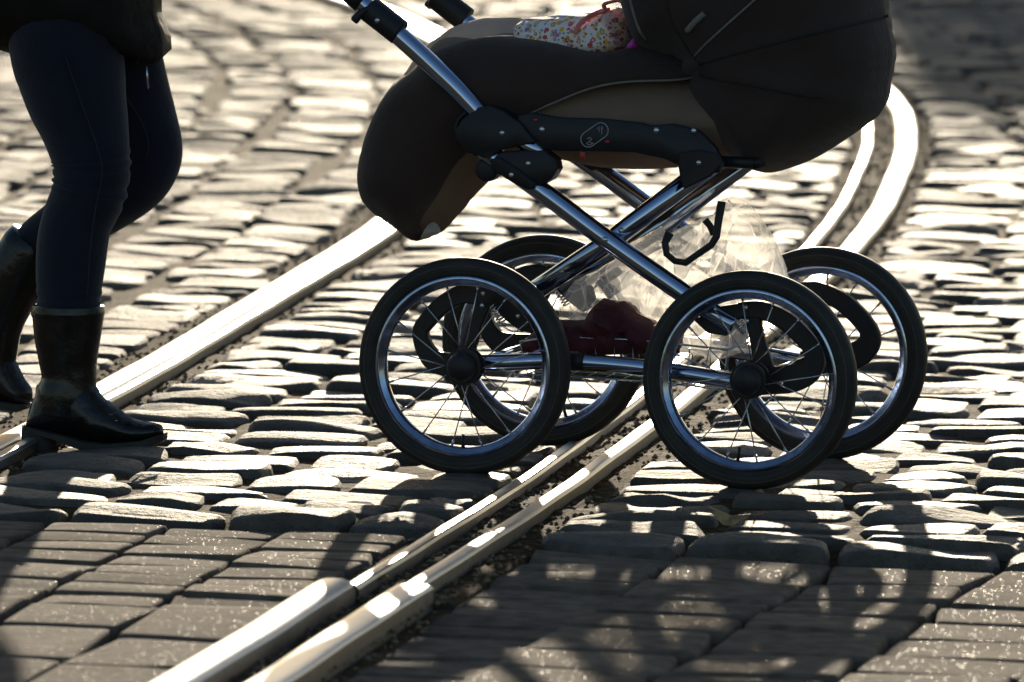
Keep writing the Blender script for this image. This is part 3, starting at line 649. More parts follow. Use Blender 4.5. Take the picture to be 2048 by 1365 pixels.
    o = b.build('folding_joint', M_PLASTIC, pram, autosmooth=40); rivets(o, [(1010, 265), (1062, 326)], 0.018, 0.0046); rivets(o, [(1031, 348)], 0.026, 0.0046)
    lp = [(p[0], w_ + sgn * 0.004, p[2]) for p in PX([(962, 218), (930, 228), (914, 252), (920, 282), (945, 306)], NW)]
    MB().add(sweep(catmull(lp, 5), 0.004, 8)).build('release_loop', M_PLASTIC, pram)
    # handle upper: clamp sleeve with cam lever, upper tube
    sl = [(p[0], w_, p[2]) for p in PX([(737, 17), (801, 67)], NW)]
    o = MB().add(sweep([sl[0], tuple(np.array(sl[0]) * 0.97 + np.array(sl[1]) * 0.03), tuple(np.array(sl[0]) * 0.03 + np.array(sl[1]) * 0.97), sl[1]], [0.0205, 0.0225, 0.0225, 0.0205], 20)).build('handle_clamp', M_PLASTIC, pram, autosmooth=40)
    rivets(o, [(762, 40)], 0.0225, 0.0046)
    lv = [(p[0], w_ + sgn * 0.02, p[2]) for p in PX([(744, 16), (728, 26), (714, 42)], NW)]
    MB().add(sweep(catmull(lv, 4), [0.0045, 0.005, 0.0055, 0.006, 0.0065, 0.007, 0.0075, 0.0078, 0.006], 10, squash=0.7)).build('cam_lever', M_PLASTIC, o)
    up = [(p[0], w_, p[2]) for p in PX([(745, 24), (690, -25), (600, -110), (545, -165)], NW)]
    MB().add(sweep(catmull(up, 5), 0.0150, 18)).build('handle_tube', M_CHROME, pram)
    sl = [(p[0], w_, p[2]) for p in PX([(725, 6), (700, -16)], NW)]
    MB().add(sweep(sl, 0.0190, 18)).build('handle_collar', M_PLASTIC, pram)
both(frame_side)
hb = P(545, -165, NW); HB = hb
MB().add(sweep(catmull([(hb[0], NW, hb[2]), (hb[0] - 0.012, NW + 0.015, hb[2] + 0.012), (hb[0] - 0.02, NW + 0.04, hb[2] + 0.018), (hb[0] - 0.02, 0.25, hb[2] + 0.018), (hb[0] - 0.02, FWD - 0.04, hb[2] + 0.018), (hb[0] - 0.012, FWD - 0.015, hb[2] + 0.012), (hb[0], FWD, hb[2])], 6), 0.0165, 16, up=(0, 0, 1))).build('handlebar', M_PLASTIC, pram)
for a in (0.0, BASE):                                                 # axles
    MB().add(sweep([(a, 0.0, RW), (a, TRACKW, RW)], 0.0065, 12, up=(0, 0, 1))).build('axle', M_CHROME, pram)
for (x, y) in ((1046, 575), (1440, 640)):
    c = P(x, y, NW); MB().add(sweep([(c[0], NW, c[2]), (c[0], FWD, c[2])], 0.008, 12, up=(0, 0, 1))).build('cross_brace', M_CHROME, pram)
c = P(1470, 330, NW); MB().add(sweep([(P(1425, 322, NW)[0], 0.10, c[2]), (c[0] + 0.02, 0.10, c[2])], 0.010, 12)).add(sweep([(c[0] + 0.02, 0.10, c[2]), (c[0] + 0.02, 0.40, c[2])], 0.010, 12, up=(0, 0, 1))).build('cross_brace', M_PLASTIC, pram)
# markings on the side support: 1 / 2 in a pill
pc = AH([(1178, 279), (1203, 261)], NW); A0, A1 = np.array(pc[0]), np.array(pc[1]); dv = (A1 - A0) / np.linalg.norm(A1 - A0); nv = np.array([-dv[1], dv[0]]); rr = 0.0128
pill = [A1 + rr * (math.cos(t) * nv + math.sin(t) * dv) for t in np.linspace(0, math.pi, 14)] + [A0 - rr * (math.cos(t) * nv + math.sin(t) * dv) for t in np.linspace(0, math.pi, 14)]
pill.append(pill[0]); wy = NW - 0.0045
mb = MB().add(sweep([(q[0], wy, q[1]) for q in pill], 0.0009, 6))
def stroke(pts): mb.add(sweep([(p[0], wy, p[1]) for p in AH(pts, NW)], 0.0009, 6))
stroke([(1195, 258), (1199, 253), (1200, 265)]); stroke([(1205, 253), (1205, 269)])
stroke([(1176, 278), (1181, 275), (1185, 278), (1177, 285), (1186, 285)]); stroke(catmull([(1174, 286), (1180, 290), (1188, 286)], 4))
mb.build('position_marking', M_WHITE, pram)
for pts in ([(1068, 238), (1076, 237), (1076, 243), (1069, 243)], [(1212, 281), (1220, 281), (1220, 286), (1212, 286)], [(1161, 304), (1171, 304), (1171, 318), (1162, 318)]):
    MB().add(plate(AH(pts, NW), NW - 0.006, NW - 0.002, 0.0008)).build('red_tab', M_RED, pram)
# --- carrycot
def wob(seed, amp, fr): return waves(seed, amp, fr)
COT = AH([(846, 118), (890, 76), (985, 84), (1100, 100), (1240, 104), (1385, 128), (1500, 140), (1640, 190), (1620, 300), (1500, 326), (1370, 334), (1290, 339), (1200, 335), (1130, 321), (1050, 310), (990, 352), (938, 404), (890, 460), (866, 466), (846, 466),
          (806, 436), (768, 406), (748, 374), (743, 340), (751, 294), (770, 240), (795, 192)])
COT_TIP = 19
CREF = AH([(846, 118), (868, 90), (905, 62), (985, 40), (1100, 44), (1240, 52), (1385, 96)]) + COT[6:COT_TIP] + AH([(848, 470), (838, 482), (800, 455), (752, 420), (733, 384), (728, 340), (736, 290), (754, 236), (779, 186), (806, 154)])
COTR = [q[:2] for q in catmull(CREF, 4, True)]
WC, RC = 0.178, 0.12
MB().add(inflate(COT, WC, RC, ref=None, wrinkle=wob(3, 0.0022, 7), step=0.014)).build('carrycot', M_BEIGE, pram)
NF = 0.075
APR = AH([(843, 144), (868, 120), (905, 98), (963, 76, 0.15), (1070, 85, 0.12), (1150, 107, 0.1), (1172, 112, NF), (1200, 110, NF), (1250, 96, NF), (1325, 90, NF), (1360, 105, NF), (1386, 130, NF), (1386, 150, NF), (1375, 158, NF), (1340, 163, NF),
          (1250, 165, NF), (1180, 178, NF), (1100, 210, NF), (1024, 243, NF), (980, 266, NF), (930, 318, 0.15), (884, 388, 0.16), (856, 434, 0.18), (846, 464, 0.2), (838, 482, 0.22), (800, 455), (756, 418), (733, 384), (728, 340), (736, 290), (754, 236), (779, 186), (806, 154)])
def apron_w(Q):
    base = waves(21, 0.008, 3.2)(Q) + waves(22, 0.003, 11)(Q) + creases(23, 0.0035, 5, 4)(Q)
    c = np.array(AH([(1150, 125)], NF)[0]); d = Q - c                   # soft folds under the low point of the cover
    return base + 0.010 * np.exp(-((d[:, 1] + 0.02 + 0.35 * d[:, 0]) / 0.012) ** 2) * np.exp(-(d[:, 0] / 0.09) ** 2) + 0.008 * np.exp(-((d[:, 1] + 0.10 - 0.4 * d[:, 0]) / 0.02) ** 2) * np.exp(-(d[:, 0] / 0.16) ** 2)
MB().add(inflate(APR, WC, RC, ref=COTR, offs=0.010, step=0.011, wrinkle=apron_w)).build('foot_apron', M_BROWN, pram)
def on_cot(pts, out, wp=NF):
    ah = np.array(AH(pts, wp)); d = np.clip(seg_dist(ah, COTR), 0, RC) / RC; d = np.where(inside(ah, COTR), d, 0); wv = WC * (1 - (1 - d) ** 2) ** 0.5
    return [(q[0], 0.25 - w_ - out, q[1]) for q, w_ in zip(ah, wv)]
ppts = [(1386, 146), (1376, 157), (1340, 163), (1250, 165), (1180, 178), (1100, 210), (1024, 243), (980, 266)]
MB().add(sweep(catmull(on_cot(ppts, 0.009), 6), 0.0021, 8)).build('piping', M_PIPE, pram)
for k, pts in enumerate(([(776, 186), (800, 205), (812, 260), (790, 330)],)):
    pass
# pale inside of the raised foot end
LIN = AH([(806, 160), (826, 122), (848, 94), (872, 77), (906, 55), (958, 38), (1000, 36), (1046, 38), (1090, 62), (1080, 92), (960, 108), (880, 142), (840, 166)], 0.34)
MB().add(inflate(LIN, 0.06, 0.05, wc=0.34, wrinkle=waves(31, 0.010, 16), step=0.008)).build('pale_lining', M_LINING, pram)
FL = AH([(838, 480, 0.12), (850, 454, 0.12), (866, 446, 0.12), (877, 466, 0.12), (860, 474, 0.12)], 0.12)
MB().add(inflate(FL, 0.03, 0.012, wc=0.13, wrinkle=waves(33, 0.003, 30), step=0.005)).build('pale_lining', M_LINING, pram)
# hood
HOOD = AH([(1248, -30), (1262, 30), (1282, 82), (1306, 104), (1384, 128), (1386, 160), (1398, 230), (1440, 296), (1492, 326), (1528, 346), (1576, 338), (1636, 314), (1700, 274), (1750, 238), (1764, 222), (1770, 205), (1776, 160), (1784, 112), (1780, 76), (1770, 34), (1768, 10),
           (1752, -90), (1690, -220), (1570, -310), (1430, -330), (1310, -250), (1245, -120)])
HR = [q[:2] for q in catmull(HOOD, 4, True)]
piv = np.array(AH([(1384, 133)], 0.06)[0])
HTIPS = [(1515, 0), (1780, 30), (1786, 214), (1530, 348), (1320, -200)]
HANG = [math.atan2(*(np.array(AH([t], 0.12)[0]) - piv)[::-1]) for t in HTIPS]
def hood_w(Q):
    d = Q - piv; rr = np.hypot(d[:, 0], d[:, 1]); an = np.arctan2(d[:, 1], d[:, 0]); o = waves(41, 0.006, 4)(Q) + creases(42, 0.003, 5, 4)(Q)
    for a in HANG:
        da = np.angle(np.exp(1j * (an - a))); o = o + 0.010 * np.exp(-(da * rr / 0.018) ** 2) * np.clip(rr / 0.08, 0, 1)
    o = o - 0.012 * np.clip(np.sin((an + 0.4) * 3.2), -1, 1) * np.clip(rr / 0.25, 0, 1) * 0.5
    c = np.array(AH([(1540, 270)], 0.08)[0]); e = Q - c
    return o + 0.012 * np.exp(-((e[:, 0] - 0.5 * e[:, 1]) / 0.03) ** 2) * np.exp(-(e[:, 1] / 0.07) ** 2)
hv, hf = inflate(HOOD, 0.188, 0.11, wrinkle=hood_w, step=0.011)
MB().add((hv, hf)).build('hood', M_BROWN2, pram)
def on_hood(pts, out, wp=0.07):
    ah = np.array(AH(pts, wp)); d = np.clip(seg_dist(ah, HR), 0, 0.11) / 0.11; d = np.where(inside(ah, HR), d, 0); wv = 0.188 * (1 - (1 - d) ** 2) ** 0.5 + hood_w(ah) * np.clip(seg_dist(ah, HR) / 0.04, 0, 1)
    return [(q[0], 0.25 - w_ - out, q[1]) for q, w_ in zip(ah, wv)]
def lin(pts, n=10):
    o = []
    for a, b in zip(pts[:-1], pts[1:]): o += [tuple(np.array(a) + (np.array(b) - np.array(a)) * k / n) for k in range(n)]
    return o + [pts[-1]]
MB().add(sweep(on_hood(lin([(1382, 117), (1448, 60), (1516, -2), (1600, -80)]), 0.001), 0.0020, 8)).build('piping', M_PIPE, pram)
for pts in ([(1394, 130), (1480, 105), (1600, 74), (1690, 53), (1725, 44)], [(1394, 152), (1470, 163), (1560, 180), (1640, 196)], [(1386, 128), (1344, 40), (1330, -60)]):
    MB().add(sweep(on_hood(lin(pts), 0.0), 0.0024, 8)).build('hood_seam', M_SEAM, pram)
MB().add(sweep(on_hood(lin([(1378, 62), (1396, 42), (1414, 26)], 5), 0.003), 0.0055, 8)).build('zip_tag', M_PIPE, pram)
MB().add(sweep(on_hood(lin([(1246, -20), (1262, 36), (1280, 84)]), 0.001), 0.0028, 8)).build('hood_edge', M_PIPE, pram)
c = on_hood([(1384, 133)], 0.0)[0]; MB().add(dome((c[0], 0.058, c[2]), 0.0135, 0.012, 20)).build('hood_snap', M_BROWN2, pram)
# wire basket under the frame
mb = MB()
for w_ in (0.115, 0.385):
    up_ = [(p[0], w_, p[2]) for p in PX([(1040, 684), (1110, 676), (1220, 678), (1310, 684), (1455, 700)], 0.115)]
    lo_ = [(p[0], w_, p[2]) for p in PX([(1055, 748), (1110, 752), (1290, 763), (1445, 780)], 0.115)]
    mb.add(sweep(catmull(up_, 6), 0.0019, 8)); mb.add(sweep(catmull(lo_, 6), 0.0015, 8))
    for t in np.linspace(0, 1, 12):
        a = np.array(up_[0]) * (1 - t) + np.array(up_[-1]) * t; b = np.array(lo_[0]) * (1 - t) + np.array(lo_[-1]) * t
        mb.add(sweep([a, b], 0.0011, 6)); 
        if w_ < 0.2: mb.add(sweep([b, b + np.array([0, 0.27, 0])], 0.0011, 6, up=(0, 0, 1)))
for q in (0, -1):
    mb.add(sweep([np.array(up_[q]), np.array(up_[q]) - np.array([0, 0.27, 0])], 0.0019, 8, up=(0, 0, 1)))
for yy in np.linspace(0.15, 0.35, 5):
    mb.add(sweep([(lo_[0][0], yy, lo_[0][2]), (lo_[-1][0], yy, lo_[-1][2])], 0.0011, 6))
mb.build('wire_basket', M_SPOKE, pram)

# ------------------------------------------------------------------ things carried by the pram (own objects, same frame)
def carried(name, label, cat, at):
    o = empty(name, tuple(O + FW * at[0] + LT * at[1] + np.array([0, 0, at[2]])), -PSI); tag(o, label, cat); return o
def rel(vf, at): return [(p[0] - at[0], p[1] - at[1], p[2] - at[2]) for p in vf[0]], vf[1]
# floral quilt roll
ROLL_P = [(1034, 72), (1037, 50), (1046, 40), (1062, 36), (1140, 29), (1205, 24), (1238, 18), (1262, 40), (1272, 70), (1268, 96), (1240, 116), (1160, 122), (1080, 112), (1042, 96)]
at = P(1160, 110, 0.25); qr = carried('floral_quilt', 'white floral quilted roll with pink end lying on the foot apron', 'quilt', at)
def quilt(Q): 
    return 0.0035 * np.abs(np.sin((Q[:, 0] * 0.8 + Q[:, 1]) * 150)) * 0.6 + waves(51, 0.003, 14)(Q)
MB().add(rel(inflate(AH(ROLL_P), 0.085, 0.034, wrinkle=quilt, step=0.006), at)).build('roll', M_FLORAL, qr)
END_P = [(1208, 26), (1238, 15), (1264, 38), (1275, 70), (1270, 98), (1240, 114), (1204, 110), (1210, 70)]
MB().add(rel(inflate(AH(END_P), 0.089, 0.034, wrinkle=quilt, step=0.006), at)).build('end_panel', M_FLORAL2, qr)
rb = [(1160, 66), (1166, 50), (1178, 36), (1196, 25), (1210, 22)]
rp = [(q[0], w_, q[2]) for q, w_ in zip(PX(rb, 0.19), (0.157, 0.162, 0.172, 0.2, 0.22))]
MB().add(rel(sweep(catmull(rp, 5), 0.0042, 10, squash=0.4), at)).build('ribbon', M_PINK, qr)
rp = [(q[0], 0.2, q[2]) for q in PX([(1196, 26), (1210, 22), (1208, 10), (1222, 4), (1240, 2), (1254, 14)], 0.2)]
MB().add(rel(sweep(catmull(rp, 5), 0.0032, 10, squash=3.0), at)).build('ribbon', M_PINK, qr)
MB().add(rel(inflate(AH([(1252, 100), (1260, 82), (1274, 74), (1280, 86), (1276, 98), (1262, 102)], 0.16), 0.03, 0.012, wc=0.165, step=0.004), at)).build('binding', M_MAGENTA, qr)
# clear plastic bag
BAG_P = [(1118, 618), (1128, 592), (1150, 560), (1190, 542), (1228, 520), (1262, 486), (1300, 466), (1322, 452), (1334, 470), (1370, 452), (1400, 438), (1428, 428), (1436, 402), (1466, 392), (1492, 402), (1512, 424), (1534, 456), (1548, 482), (1566, 520), (1578, 560), (1560, 640), (1500, 700), (1440, 720), (1330, 700), (1180, 690), (1130, 660)]
at = P(1330, 690, 0.25); bag = carried('plastic_bag', 'crumpled clear plastic carrier bag with black handle in the pram basket', 'bag', at)
_c1 = creases(61, 0.017, 9, 5, AH([(1436, 420)])[0], 26); _c2 = creases(64, 0.009, 22, 5); _c3 = waves(66, 0.012, 6)
def crum(Q): return _c1(Q) + _c2(Q) + _c3(Q)
MB().add(rel(inflate(AH(BAG_P, 0.28), 0.07, 0.06, wc=0.28, wrinkle=crum, step=0.0065, smooth_poly=False), at)).build('film', M_FILM, bag, autosmooth=24)
st = [(1442, 404), (1438, 440), (1434, 474), (1424, 490), (1392, 512), (1372, 526), (1350, 522), (1334, 508), (1330, 486), (1336, 468)]
sw = [0.160, 0.152, 0.150, 0.150, 0.150, 0.152, 0.152, 0.152, 0.156, 0.165]
MB().add(rel(sweep([(q[0], w_, q[2]) for q, w_ in zip(PX(st, 0.155), sw)], [0.0075, 0.007, 0.0065, 0.006, 0.0055, 0.006, 0.0055, 0.006, 0.0065, 0.008], 8, squash=0.45), at)).build('handle', M_PLASTIC, bag, smooth=False)
st = [(1410, 440), (1420, 452), (1428, 470)]
MB().add(rel(sweep(PX(st, 0.2), 0.006, 8, squash=0.4), at)).build('handle', M_PLASTIC, bag, smooth=False)
# maroon cloth and green cloth
at = P(1180, 700, 0.22)
cl = carried('folded_cloth', 'crumpled maroon cloth at the rear of the pram basket', 'cloth', at)
CP = [(1040, 706), (1046, 680), (1066, 664), (1110, 660), (1112, 640), (1150, 642), (1172, 640), (1180, 622), (1190, 610), (1204, 597), (1214, 601), (1246, 603), (1262, 616), (1272, 628), (1298, 640), (1306, 650), (1332, 650), (1360, 668), (1356, 708), (1200, 712)]
_k1 = creases(71, 0.050, 9, 3); _k2 = creases(75, 0.022, 18, 4)
def cf(Q): return _k1(Q) + _k2(Q) + waves(73, 0.01, 5)(Q)
MB().add(rel(inflate(AH(CP, 0.17), 0.075, 0.03, wc=0.18, wrinkle=cf, step=0.006, smooth_poly=False), at)).build('cloth', M_MAROON, cl, autosmooth=40)
at = P(1180, 752, 0.25)
gc = carried('green_cloth', 'green folded cloth lying flat on the wire basket floor', 'cloth', at)
MB().add(rel(inflate(AH([(1072, 736), (1150, 736), (1250, 744), (1300, 752), (1288, 762), (1180, 756), (1090, 752)]), 0.11, 0.03, wrinkle=waves(81, 0.004, 15), step=0.006), at)).build('cloth', M_GREEN, gc)

# ------------------------------------------------------------------ the person walking behind
NL, FLW = 0.155, 0.335                                                # lateral planes of the two legs
fo = gnd(190, 897); person = empty('person', (float(fo[0]), float(fo[1]), 0.0), -PSI)
tag(person, 'person in dark jeans, black jacket and glossy black boots walking behind the pram', 'person')
OFF = np.array([(fo - O) @ FW, (fo - O) @ LT, 0.0])
def pr(vf): return [tuple(np.array(p) - OFF) for p in vf[0]], vf[1]
def limb(rows, w_, squash=0.95, seg=24, folds=None):
    """rows of picture points (x, y, width in px) down the limb"""
    q = catmull([(*P(x, y, w_), wd / 2 * 16.9 / F) for x, y, wd in rows], 8)
    path = [p[:3] for p in q]; rad = [p[3] for p in q]
    if folds:
        for i in range(len(rad)):
            for (k0, amp, wl) in folds: rad[i] += amp * math.sin(i * wl) * math.exp(-((i - k0) / 5.0) ** 2)
    return sweep(path, rad, seg, squash)
jm = MB()
near = [(118, -130, 250), (128, -20, 246), (134, 100, 232), (143, 150, 220), (154, 200, 204), (168, 250, 182), (179, 300, 164), (183, 330, 158), (181, 365, 154), (172, 400, 148), (155, 440, 142), (146, 480, 144), (142, 520, 142), (139, 560, 136), (138, 600, 129), (138, 640, 122), (138, 680, 112)]
jm.add(pr(limb(near, NL, folds=[(56, 0.0026, 1.5), (66, 0.0030, 1.25), (112, 0.002, 1.4)])))
far = [(150, -130, 250), (190, -20, 240), (222, 100, 206), (248, 180, 186), (268, 240, 176), (284, 285, 164), (284, 318, 160), (262, 352, 160), (224, 386, 148), (178, 420, 134), (130, 453, 120), (88, 480, 108), (62, 504, 98), (36, 546, 84)]
jm.add(pr(limb(far, FLW)))
pc_ = P(140, -120, 0.245)
def ball(c, rx, ry, rz, n=18):
    V = []; Fc = []
    for i in range(n + 1):
        a = math.pi * i / n
        for k in range(2 * n): b = math.pi * k / n; V.append((c[0] + rx * math.sin(a) * math.cos(b), c[1] + ry * math.sin(a) * math.sin(b), c[2] + rz * math.cos(a)))
    for i in range(n):
        for k in range(2 * n): Fc.append((i * 2 * n + k, (i + 1) * 2 * n + k, (i + 1) * 2 * n + (k + 1) % (2 * n), i * 2 * n + (k + 1) % (2 * n)))
    return V, Fc
jm.add(pr(ball(pc_, 0.118, 0.175, 0.13)))
je = jm.build('jeans', M_DENIM, person)
for pts, w_ in (([(142, 110), (170, 200), (196, 290), (205, 345), (190, 420), (180, 500), (172, 600)], NL), ([(262, 190), (290, 240), (300, 290), (288, 330)], FLW)):
    q = [tuple(np.array((p[0], w_ - r_, p[2])) - OFF) for p, r_ in zip(PX(pts, w_ - 0.06), (0.092, 0.083, 0.068, 0.0625, 0.058, 0.059, 0.053))]
    MB().add(sweep(catmull(q, 6), 0.0012, 6)).build('seam', M_THREAD, je)
# boots
def sole_slab(poly, w_, W, r=0.05):
    pl = []
    for q0, q1 in zip(poly, poly[1:] + poly[:1]):
        k = max(1, int(math.dist(q0[:2], q1[:2]) / 0.006)); pl += [(q0[0] + (q1[0] - q0[0]) * t / k, q0[1] + (q1[1] - q0[1]) * t / k) for t in range(k)]
    xs = [q[0] for q in pl]; lo, hi = min(xs), max(xs); n = len(pl); V = []
    for sg in (-1, 1):
        for q in pl:
            e = min(1.0, max(0.0, min(q[0] - lo, hi - q[0]) / r)); V.append((q[0], w_ + sg * W * (0.25 + 0.75 * (1 - (1 - e) ** 2) ** 0.5), q[1]))
    Fc = [(i, (i + 1) % n, n + (i + 1) % n, n + i) for i in range(n)]
    vs, _, fs, _, _, _ = delaunay_2d_cdt([Vector(q) for q in pl], [], [list(range(n))], 1, 1e-7)
    if len(vs) == n: Fc += [tuple(f) for f in fs] + [tuple(i + n for i in f)[::-1] for f in fs]
    return V, Fc
def boot(shaft, foot, sole, heel, w_, width):
    b = MB().add(pr(limb(shaft, w_, 0.92)))
    b.add(pr(inflate(AH(foot, w_), width, 0.05, wc=w_, step=0.008, wrinkle=waves(91, 0.0015, 18))))
    o = b.build('boot', M_BOOT, person)
    s = MB(); s.add(pr(sole_slab(AH(sole, w_), w_, width))); s.add(pr(sole_slab(AH(heel, w_), w_, width * 0.85, 0.03)))
    s.build('sole', M_SOLE, o, autosmooth=40)
    return o
b = boot([(136, 612, 146), (136, 626, 150), (136, 634, 146), (135, 680, 134), (136, 720, 120), (138, 755, 112), (134, 790, 122), (128, 830, 120)],
         [(80, 764), (70, 792), (60, 815), (54, 840), (54, 858), (100, 868), (150, 878), (200, 889), (280, 887), (322, 874), (327, 862), (322, 850), (306, 845), (280, 841), (254, 829), (224, 806), (205, 792), (192, 772), (150, 745)],
         [(52, 846), (52, 856), (62, 862), (100, 869), (130, 878), (152, 888), (168, 893), (184, 900), (225, 903), (280, 901), (300, 894), (324, 884), (331, 878), (331, 866), (290, 880), (225, 885), (180, 880), (130, 866), (62, 850)],
         [(52, 848), (47, 884), (60, 893), (80, 900), (100, 904), (112, 897), (117, 888), (118, 870), (80, 858)], NL, 0.042)
boot([(74, 484, 122), (66, 496, 132), (56, 512, 134), (30, 556, 132), (8, 604, 120), (-6, 655, 104), (-14, 712, 98), (-22, 750, 100)],
     [(-60, 700), (-85, 735), (-88, 760), (-50, 790), (0, 806), (36, 818), (52, 816), (64, 800), (64, 778), (50, 758), (36, 730), (20, 706), (-20, 690)],
     [(-88, 752), (-92, 764), (-50, 798), (0, 812), (44, 822), (60, 816), (56, 808), (0, 798), (-50, 780)],
     [(-88, 756), (-104, 778), (-78, 798), (-54, 784)], FLW, 0.040)
# jacket
JK = [(-52, 60), (-40, 96), (-4, 100), (30, 108), (120, 112), (200, 108), (250, 114), (288, 124), (308, 127), (322, 118), (326, 100), (321, 62), (309, 34), (305, -10), (300, -120), (292, -260), (284, -420), (262, -560), (214, -668), (168, -700), (116, -700), (62, -668), (10, -560), (-18, -420), (-34, -260), (-50, -120)]
jk = MB().add(pr(inflate(AH(JK, 0.245), 0.205, 0.13, wc=0.245, step=0.02, wrinkle=waves(95, 0.008, 6))))
SHL = {}
for w_, sg in ((0.07, -1), (0.42, 1)):
    sh_ = np.array(P(140, -600, 0.245)); sh_[1] = w_; el_ = np.array(P(250, -330, 0.245)); el_[1] = w_ + sg * 0.07; hd = np.array((HB[0] - 0.045, 0.25 + sg * 0.13, HB[2] + 0.055))
    SHL[sg] = (sh_, el_, hd); q = catmull([(*sh_, 0.066), (*((sh_ + el_) / 2), 0.056), (*el_, 0.049), (*((el_ + hd) / 2), 0.043), (*(hd + (el_ - hd) * 0.1), 0.036)], 6)
    jk.add(pr(sweep([p[:3] for p in q], [p[3] for p in q], 18, up=(0, 0.2, 1))))
jo = jk.build('jacket', M_JACKET, person)
zp = [tuple(np.array((p[0], 0.05, p[2])) - OFF) for p in PX([(309, 34), (317, 62), (314, 88), (303, 112), (294, 128)], 0.05)]
zip_line = MB().add(sweep(catmull([tuple(np.array((P(x, y, 0.245)[0], 0.245 - w_, P(x, y, 0.245)[2])) - OFF) for x, y, w_ in ((309, 22, 0.02), (322, 62, 0.03), (317, 88, 0.06), (303, 112, 0.07), (295, 128, 0.06))], 5), 0.0010, 6)).build('zip', M_SEAM, jo)
q = [tuple(np.array(P(x, y, 0.16)) - OFF) for x, y in ((293, 134), (294, 150), (296, 178))]
MB().add(sweep(q, [0.0009, 0.0022, 0.0024], 8)).build('zip_pull', M_RIVET, jo)
# body under the clothes: one skinned figure
def skinned(name, joints, bones, m_, parent, sub=1):
    me = bpy.data.meshes.new(name); names = list(joints); idx = {k: i for i, k in enumerate(names)}
    me.from_pydata([tuple(np.array(joints[k][0]) - OFF) for k in names], [(idx[a], idx[b_]) for a, b_ in bones], []); o = bpy.data.objects.new(name, me); COL.objects.link(o)
    md = o.modifiers.new('skin', 'SKIN'); o.modifiers.new('sub', 'SUBSURF').levels = sub; o.modifiers['sub'].render_levels = sub
    for i, k in enumerate(names):
        r_ = joints[k][1]; me.skin_vertices[0].data[i].radius = (r_, r_); me.skin_vertices[0].data[i].use_root = (i == 0)
    dg = bpy.context.evaluated_depsgraph_get(); m2 = bpy.data.meshes.new_from_object(o.evaluated_get(dg)); bpy.data.objects.remove(o); m2.name = name
    return link(name, m2, m_, parent)
J = {}; B = []
def jt(n, p, r_, frm=None):
    J[n] = (np.array(p, float), r_)
    if frm: B.append((frm, n))
def pw(x, y, w_): return P(x, y, w_)
jt('pelvis', pw(140, -120, 0.245), 0.095); jt('waist', pw(140, -300, 0.245), 0.085, 'pelvis'); jt('chest', pw(145, -480, 0.245), 0.095, 'waist'); jt('neck0', pw(150, -660, 0.245), 0.05, 'chest'); jt('neck', pw(158, -720, 0.245), 0.045, 'neck0')
jt('head0', pw(172, -800, 0.245), 0.07, 'neck'); jt('head1', pw(176, -880, 0.245), 0.082, 'head0'); jt('head2', pw(168, -950, 0.245), 0.06, 'head1')
jt('nose', pw(278, -846, 0.245), 0.012, 'head1')
for sg, w_, rows, t in ((-1, NL, near, 'near'), (1, FLW, far, 'far')):
    last = 'pelvis'
    for i, k in enumerate((3, 7, 11, 15) if t == 'near' else (3, 6, 10, 13)):
        x, y, wd = rows[k]; jt(t + str(i), pw(x, y, w_), max(0.02, wd / 2 * 16.9 / F * (0.72, 0.66, 0.5, 0.4)[i]), last); last = t + str(i)
    for nm, q in ((('an', (134, 800)), ('ball', (215, 862)), ('toe', (285, 868))) if t == 'near' else (('an', (-16, 735)), ('ball', (15, 775)), ('toe', (36, 800)))): jt(t + nm, pw(*q, w_), 0.02 if nm != 'toe' else 0.012, last); last = t + nm
    sh_, el_, hd = SHL[sg]; jt(t + 'sh', sh_, 0.05, 'chest'); jt(t + 'el', el_, 0.036, t + 'sh'); jt(t + 'wr', hd + (el_ - hd) * 0.05, 0.024, t + 'el'); jt(t + 'palm', hd, 0.026, t + 'wr')
    bar = np.array((HB[0] - 0.02, 0, HB[2] + 0.018))
    for f in range(4):                                                # fingers closed round the bar
        yy = hd[1] + (f - 1.5) * 0.019; ln = (0.9, 1.0, 0.97, 0.8)[f]; prev = t + 'palm'
        for k, an in enumerate((1.9, 0.9, -0.2, -1.2)):
            jt('%sf%d%d' % (t, f, k), (bar[0] + 0.0265 * math.cos(an), yy, bar[2] + 0.0265 * math.sin(an) * ln), 0.0088 - 0.0006 * k, prev); prev = '%sf%d%d' % (t, f, k)
    prev = t + 'palm'
    for k, an in enumerate((2.6, 3.6, 4.5)):
        jt('%st%d' % (t, k), (bar[0] + 0.027 * math.cos(an), hd[1] - sg * (0.028 - 0.006 * k), bar[2] + 0.027 * math.sin(an)), 0.0098 - 0.0008 * k, prev); prev = '%st%d' % (t, k)
skinned('body', J, B, M_SKIN, person)
hc = pw(158, -892, 0.245)
MB().add(pr(ball((hc[0] - 0.01, hc[1], hc[2] + 0.012), 0.098, 0.088, 0.108))).add(pr(ball((hc[0] - 0.07, hc[1], hc[2] - 0.09), 0.055, 0.075, 0.14))).build('hair', M_HAIR, person)

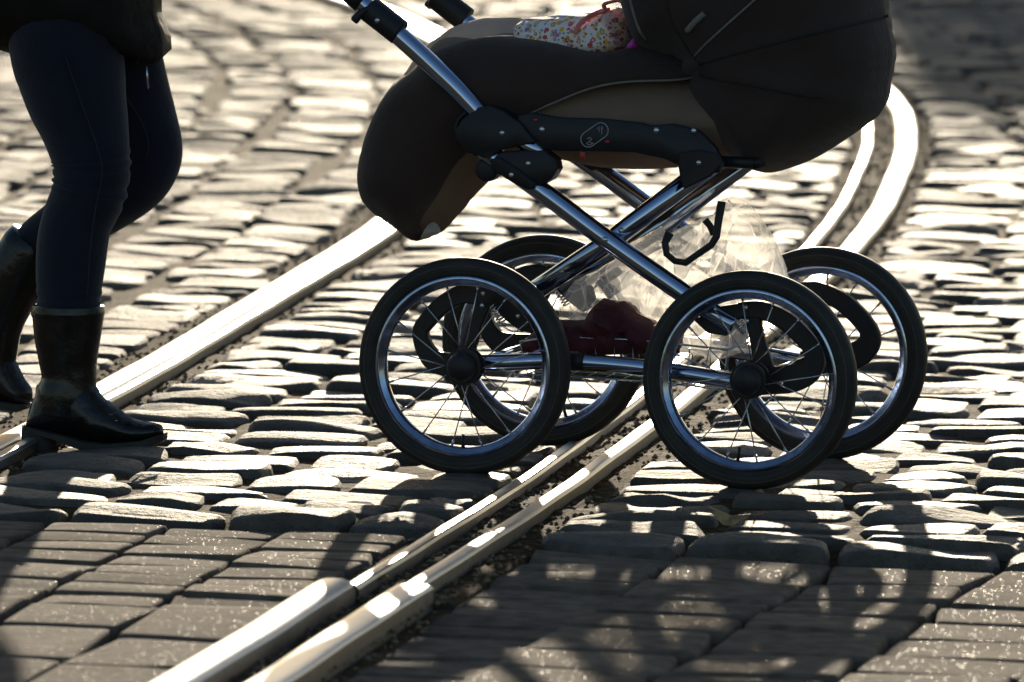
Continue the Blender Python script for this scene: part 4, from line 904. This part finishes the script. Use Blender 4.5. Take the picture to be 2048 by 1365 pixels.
# ------------------------------------------------------------------ fallen leaves
def leaf(px, py, size, m_, label, rot, z=0.006):
    c = gnd(px, py, z); n = 26; V = [(0, 0, 0.004)]; rg = random.Random(int(px))
    for k in range(n):
        a = 2 * math.pi * k / n; r_ = size * (0.62 + 0.3 * abs(math.cos(2.5 * a)) + (0.12 if k % 2 else 0)); V.append((r_ * math.cos(a) * 1.25, r_ * math.sin(a) * 0.85, 0.3 * size * math.cos(2 * a + 1) + rg.uniform(0, 0.006)))
    V2 = V + [(p[0], p[1], p[2] - 0.0008) for p in V]
    Fc = [(0, 1 + k, 1 + (k + 1) % n) for k in range(n)]; Fc += [tuple(i + n + 1 for i in f)[::-1] for f in Fc]
    Fc += [(1 + k, n + 2 + k, n + 2 + (k + 1) % n, 1 + (k + 1) % n) for k in range(n)]
    o = mesh('fallen_leaf', V2, Fc, m_, None, False); o.location = (float(c[0]), float(c[1]), z); o.rotation_euler = (0.12, 0.1, rot)
    st = MB().add(sweep([(size * 0.7, 0, 0.003), (size * 1.7, size * 0.2, 0.010)], 0.0010, 6)).build('stalk', m_, o)
    return tag(o, label, 'leaf', 'fallen leaves on the street')
leaf(1462, 1036, 0.034, M_LEAF, 'curled pale brown leaf on the cobble below the near front wheel', 0.4, 0.016)
leaf(915, 1190, 0.012, M_LEAF2, 'rusty orange leaf on the pavers right of the raised rail joint', 1.2, 0.0)
leaf(770, 1158, 0.009, M_LEAF3, 'small yellow leaf caught in the rail groove by the joint', 2.0, 0.0)

# ------------------------------------------------------------------ unseen low building, added to throw the shade at the upper right
def shade_building():
    x0, x1, y0, y1, h = 1.93, 9.5, 60.0, 66.0, 4.95
    b = empty('shade_building', ((x0 + x1) / 2, (y0 + y1) / 2, 0)); tag(b, 'unseen low grey building added down the street to cast shade at the right', 'building')
    def box(a, c, d, e, f, g):
        V = [(x - b.location.x, y - b.location.y, z) for z in (f, g) for x, y in ((a, d), (c, d), (c, e), (a, e))]
        return V, [(3, 2, 1, 0), (4, 5, 6, 7), (0, 1, 5, 4), (1, 2, 6, 5), (2, 3, 7, 6), (3, 0, 4, 7)]
    MB().add(box(x0, x1, y0, y1, -0.1, h - 0.2)).build('wall', M_PLASTER, b, smooth=False)
    MB().add(box(x0 - 0.0, x1 + 0.2, y0 - 0.2, y1 + 0.2, h - 0.2, h)).build('roof', M_ROOF, b, smooth=False)
    for k in range(3):
        xa = x0 + 1.0 + k * 2.2
        w_ = MB().add(box(xa, xa + 1.4, y0 - 0.05, y0 - 0.003, 1.0, 2.4)).build('window', M_ROOF, b, smooth=False)
        MB().add(box(xa + 0.08, xa + 1.32, y0 - 0.06, y0 - 0.052, 1.08, 2.32)).build('pane', M_GLASS, w_, smooth=False)
shade_building()
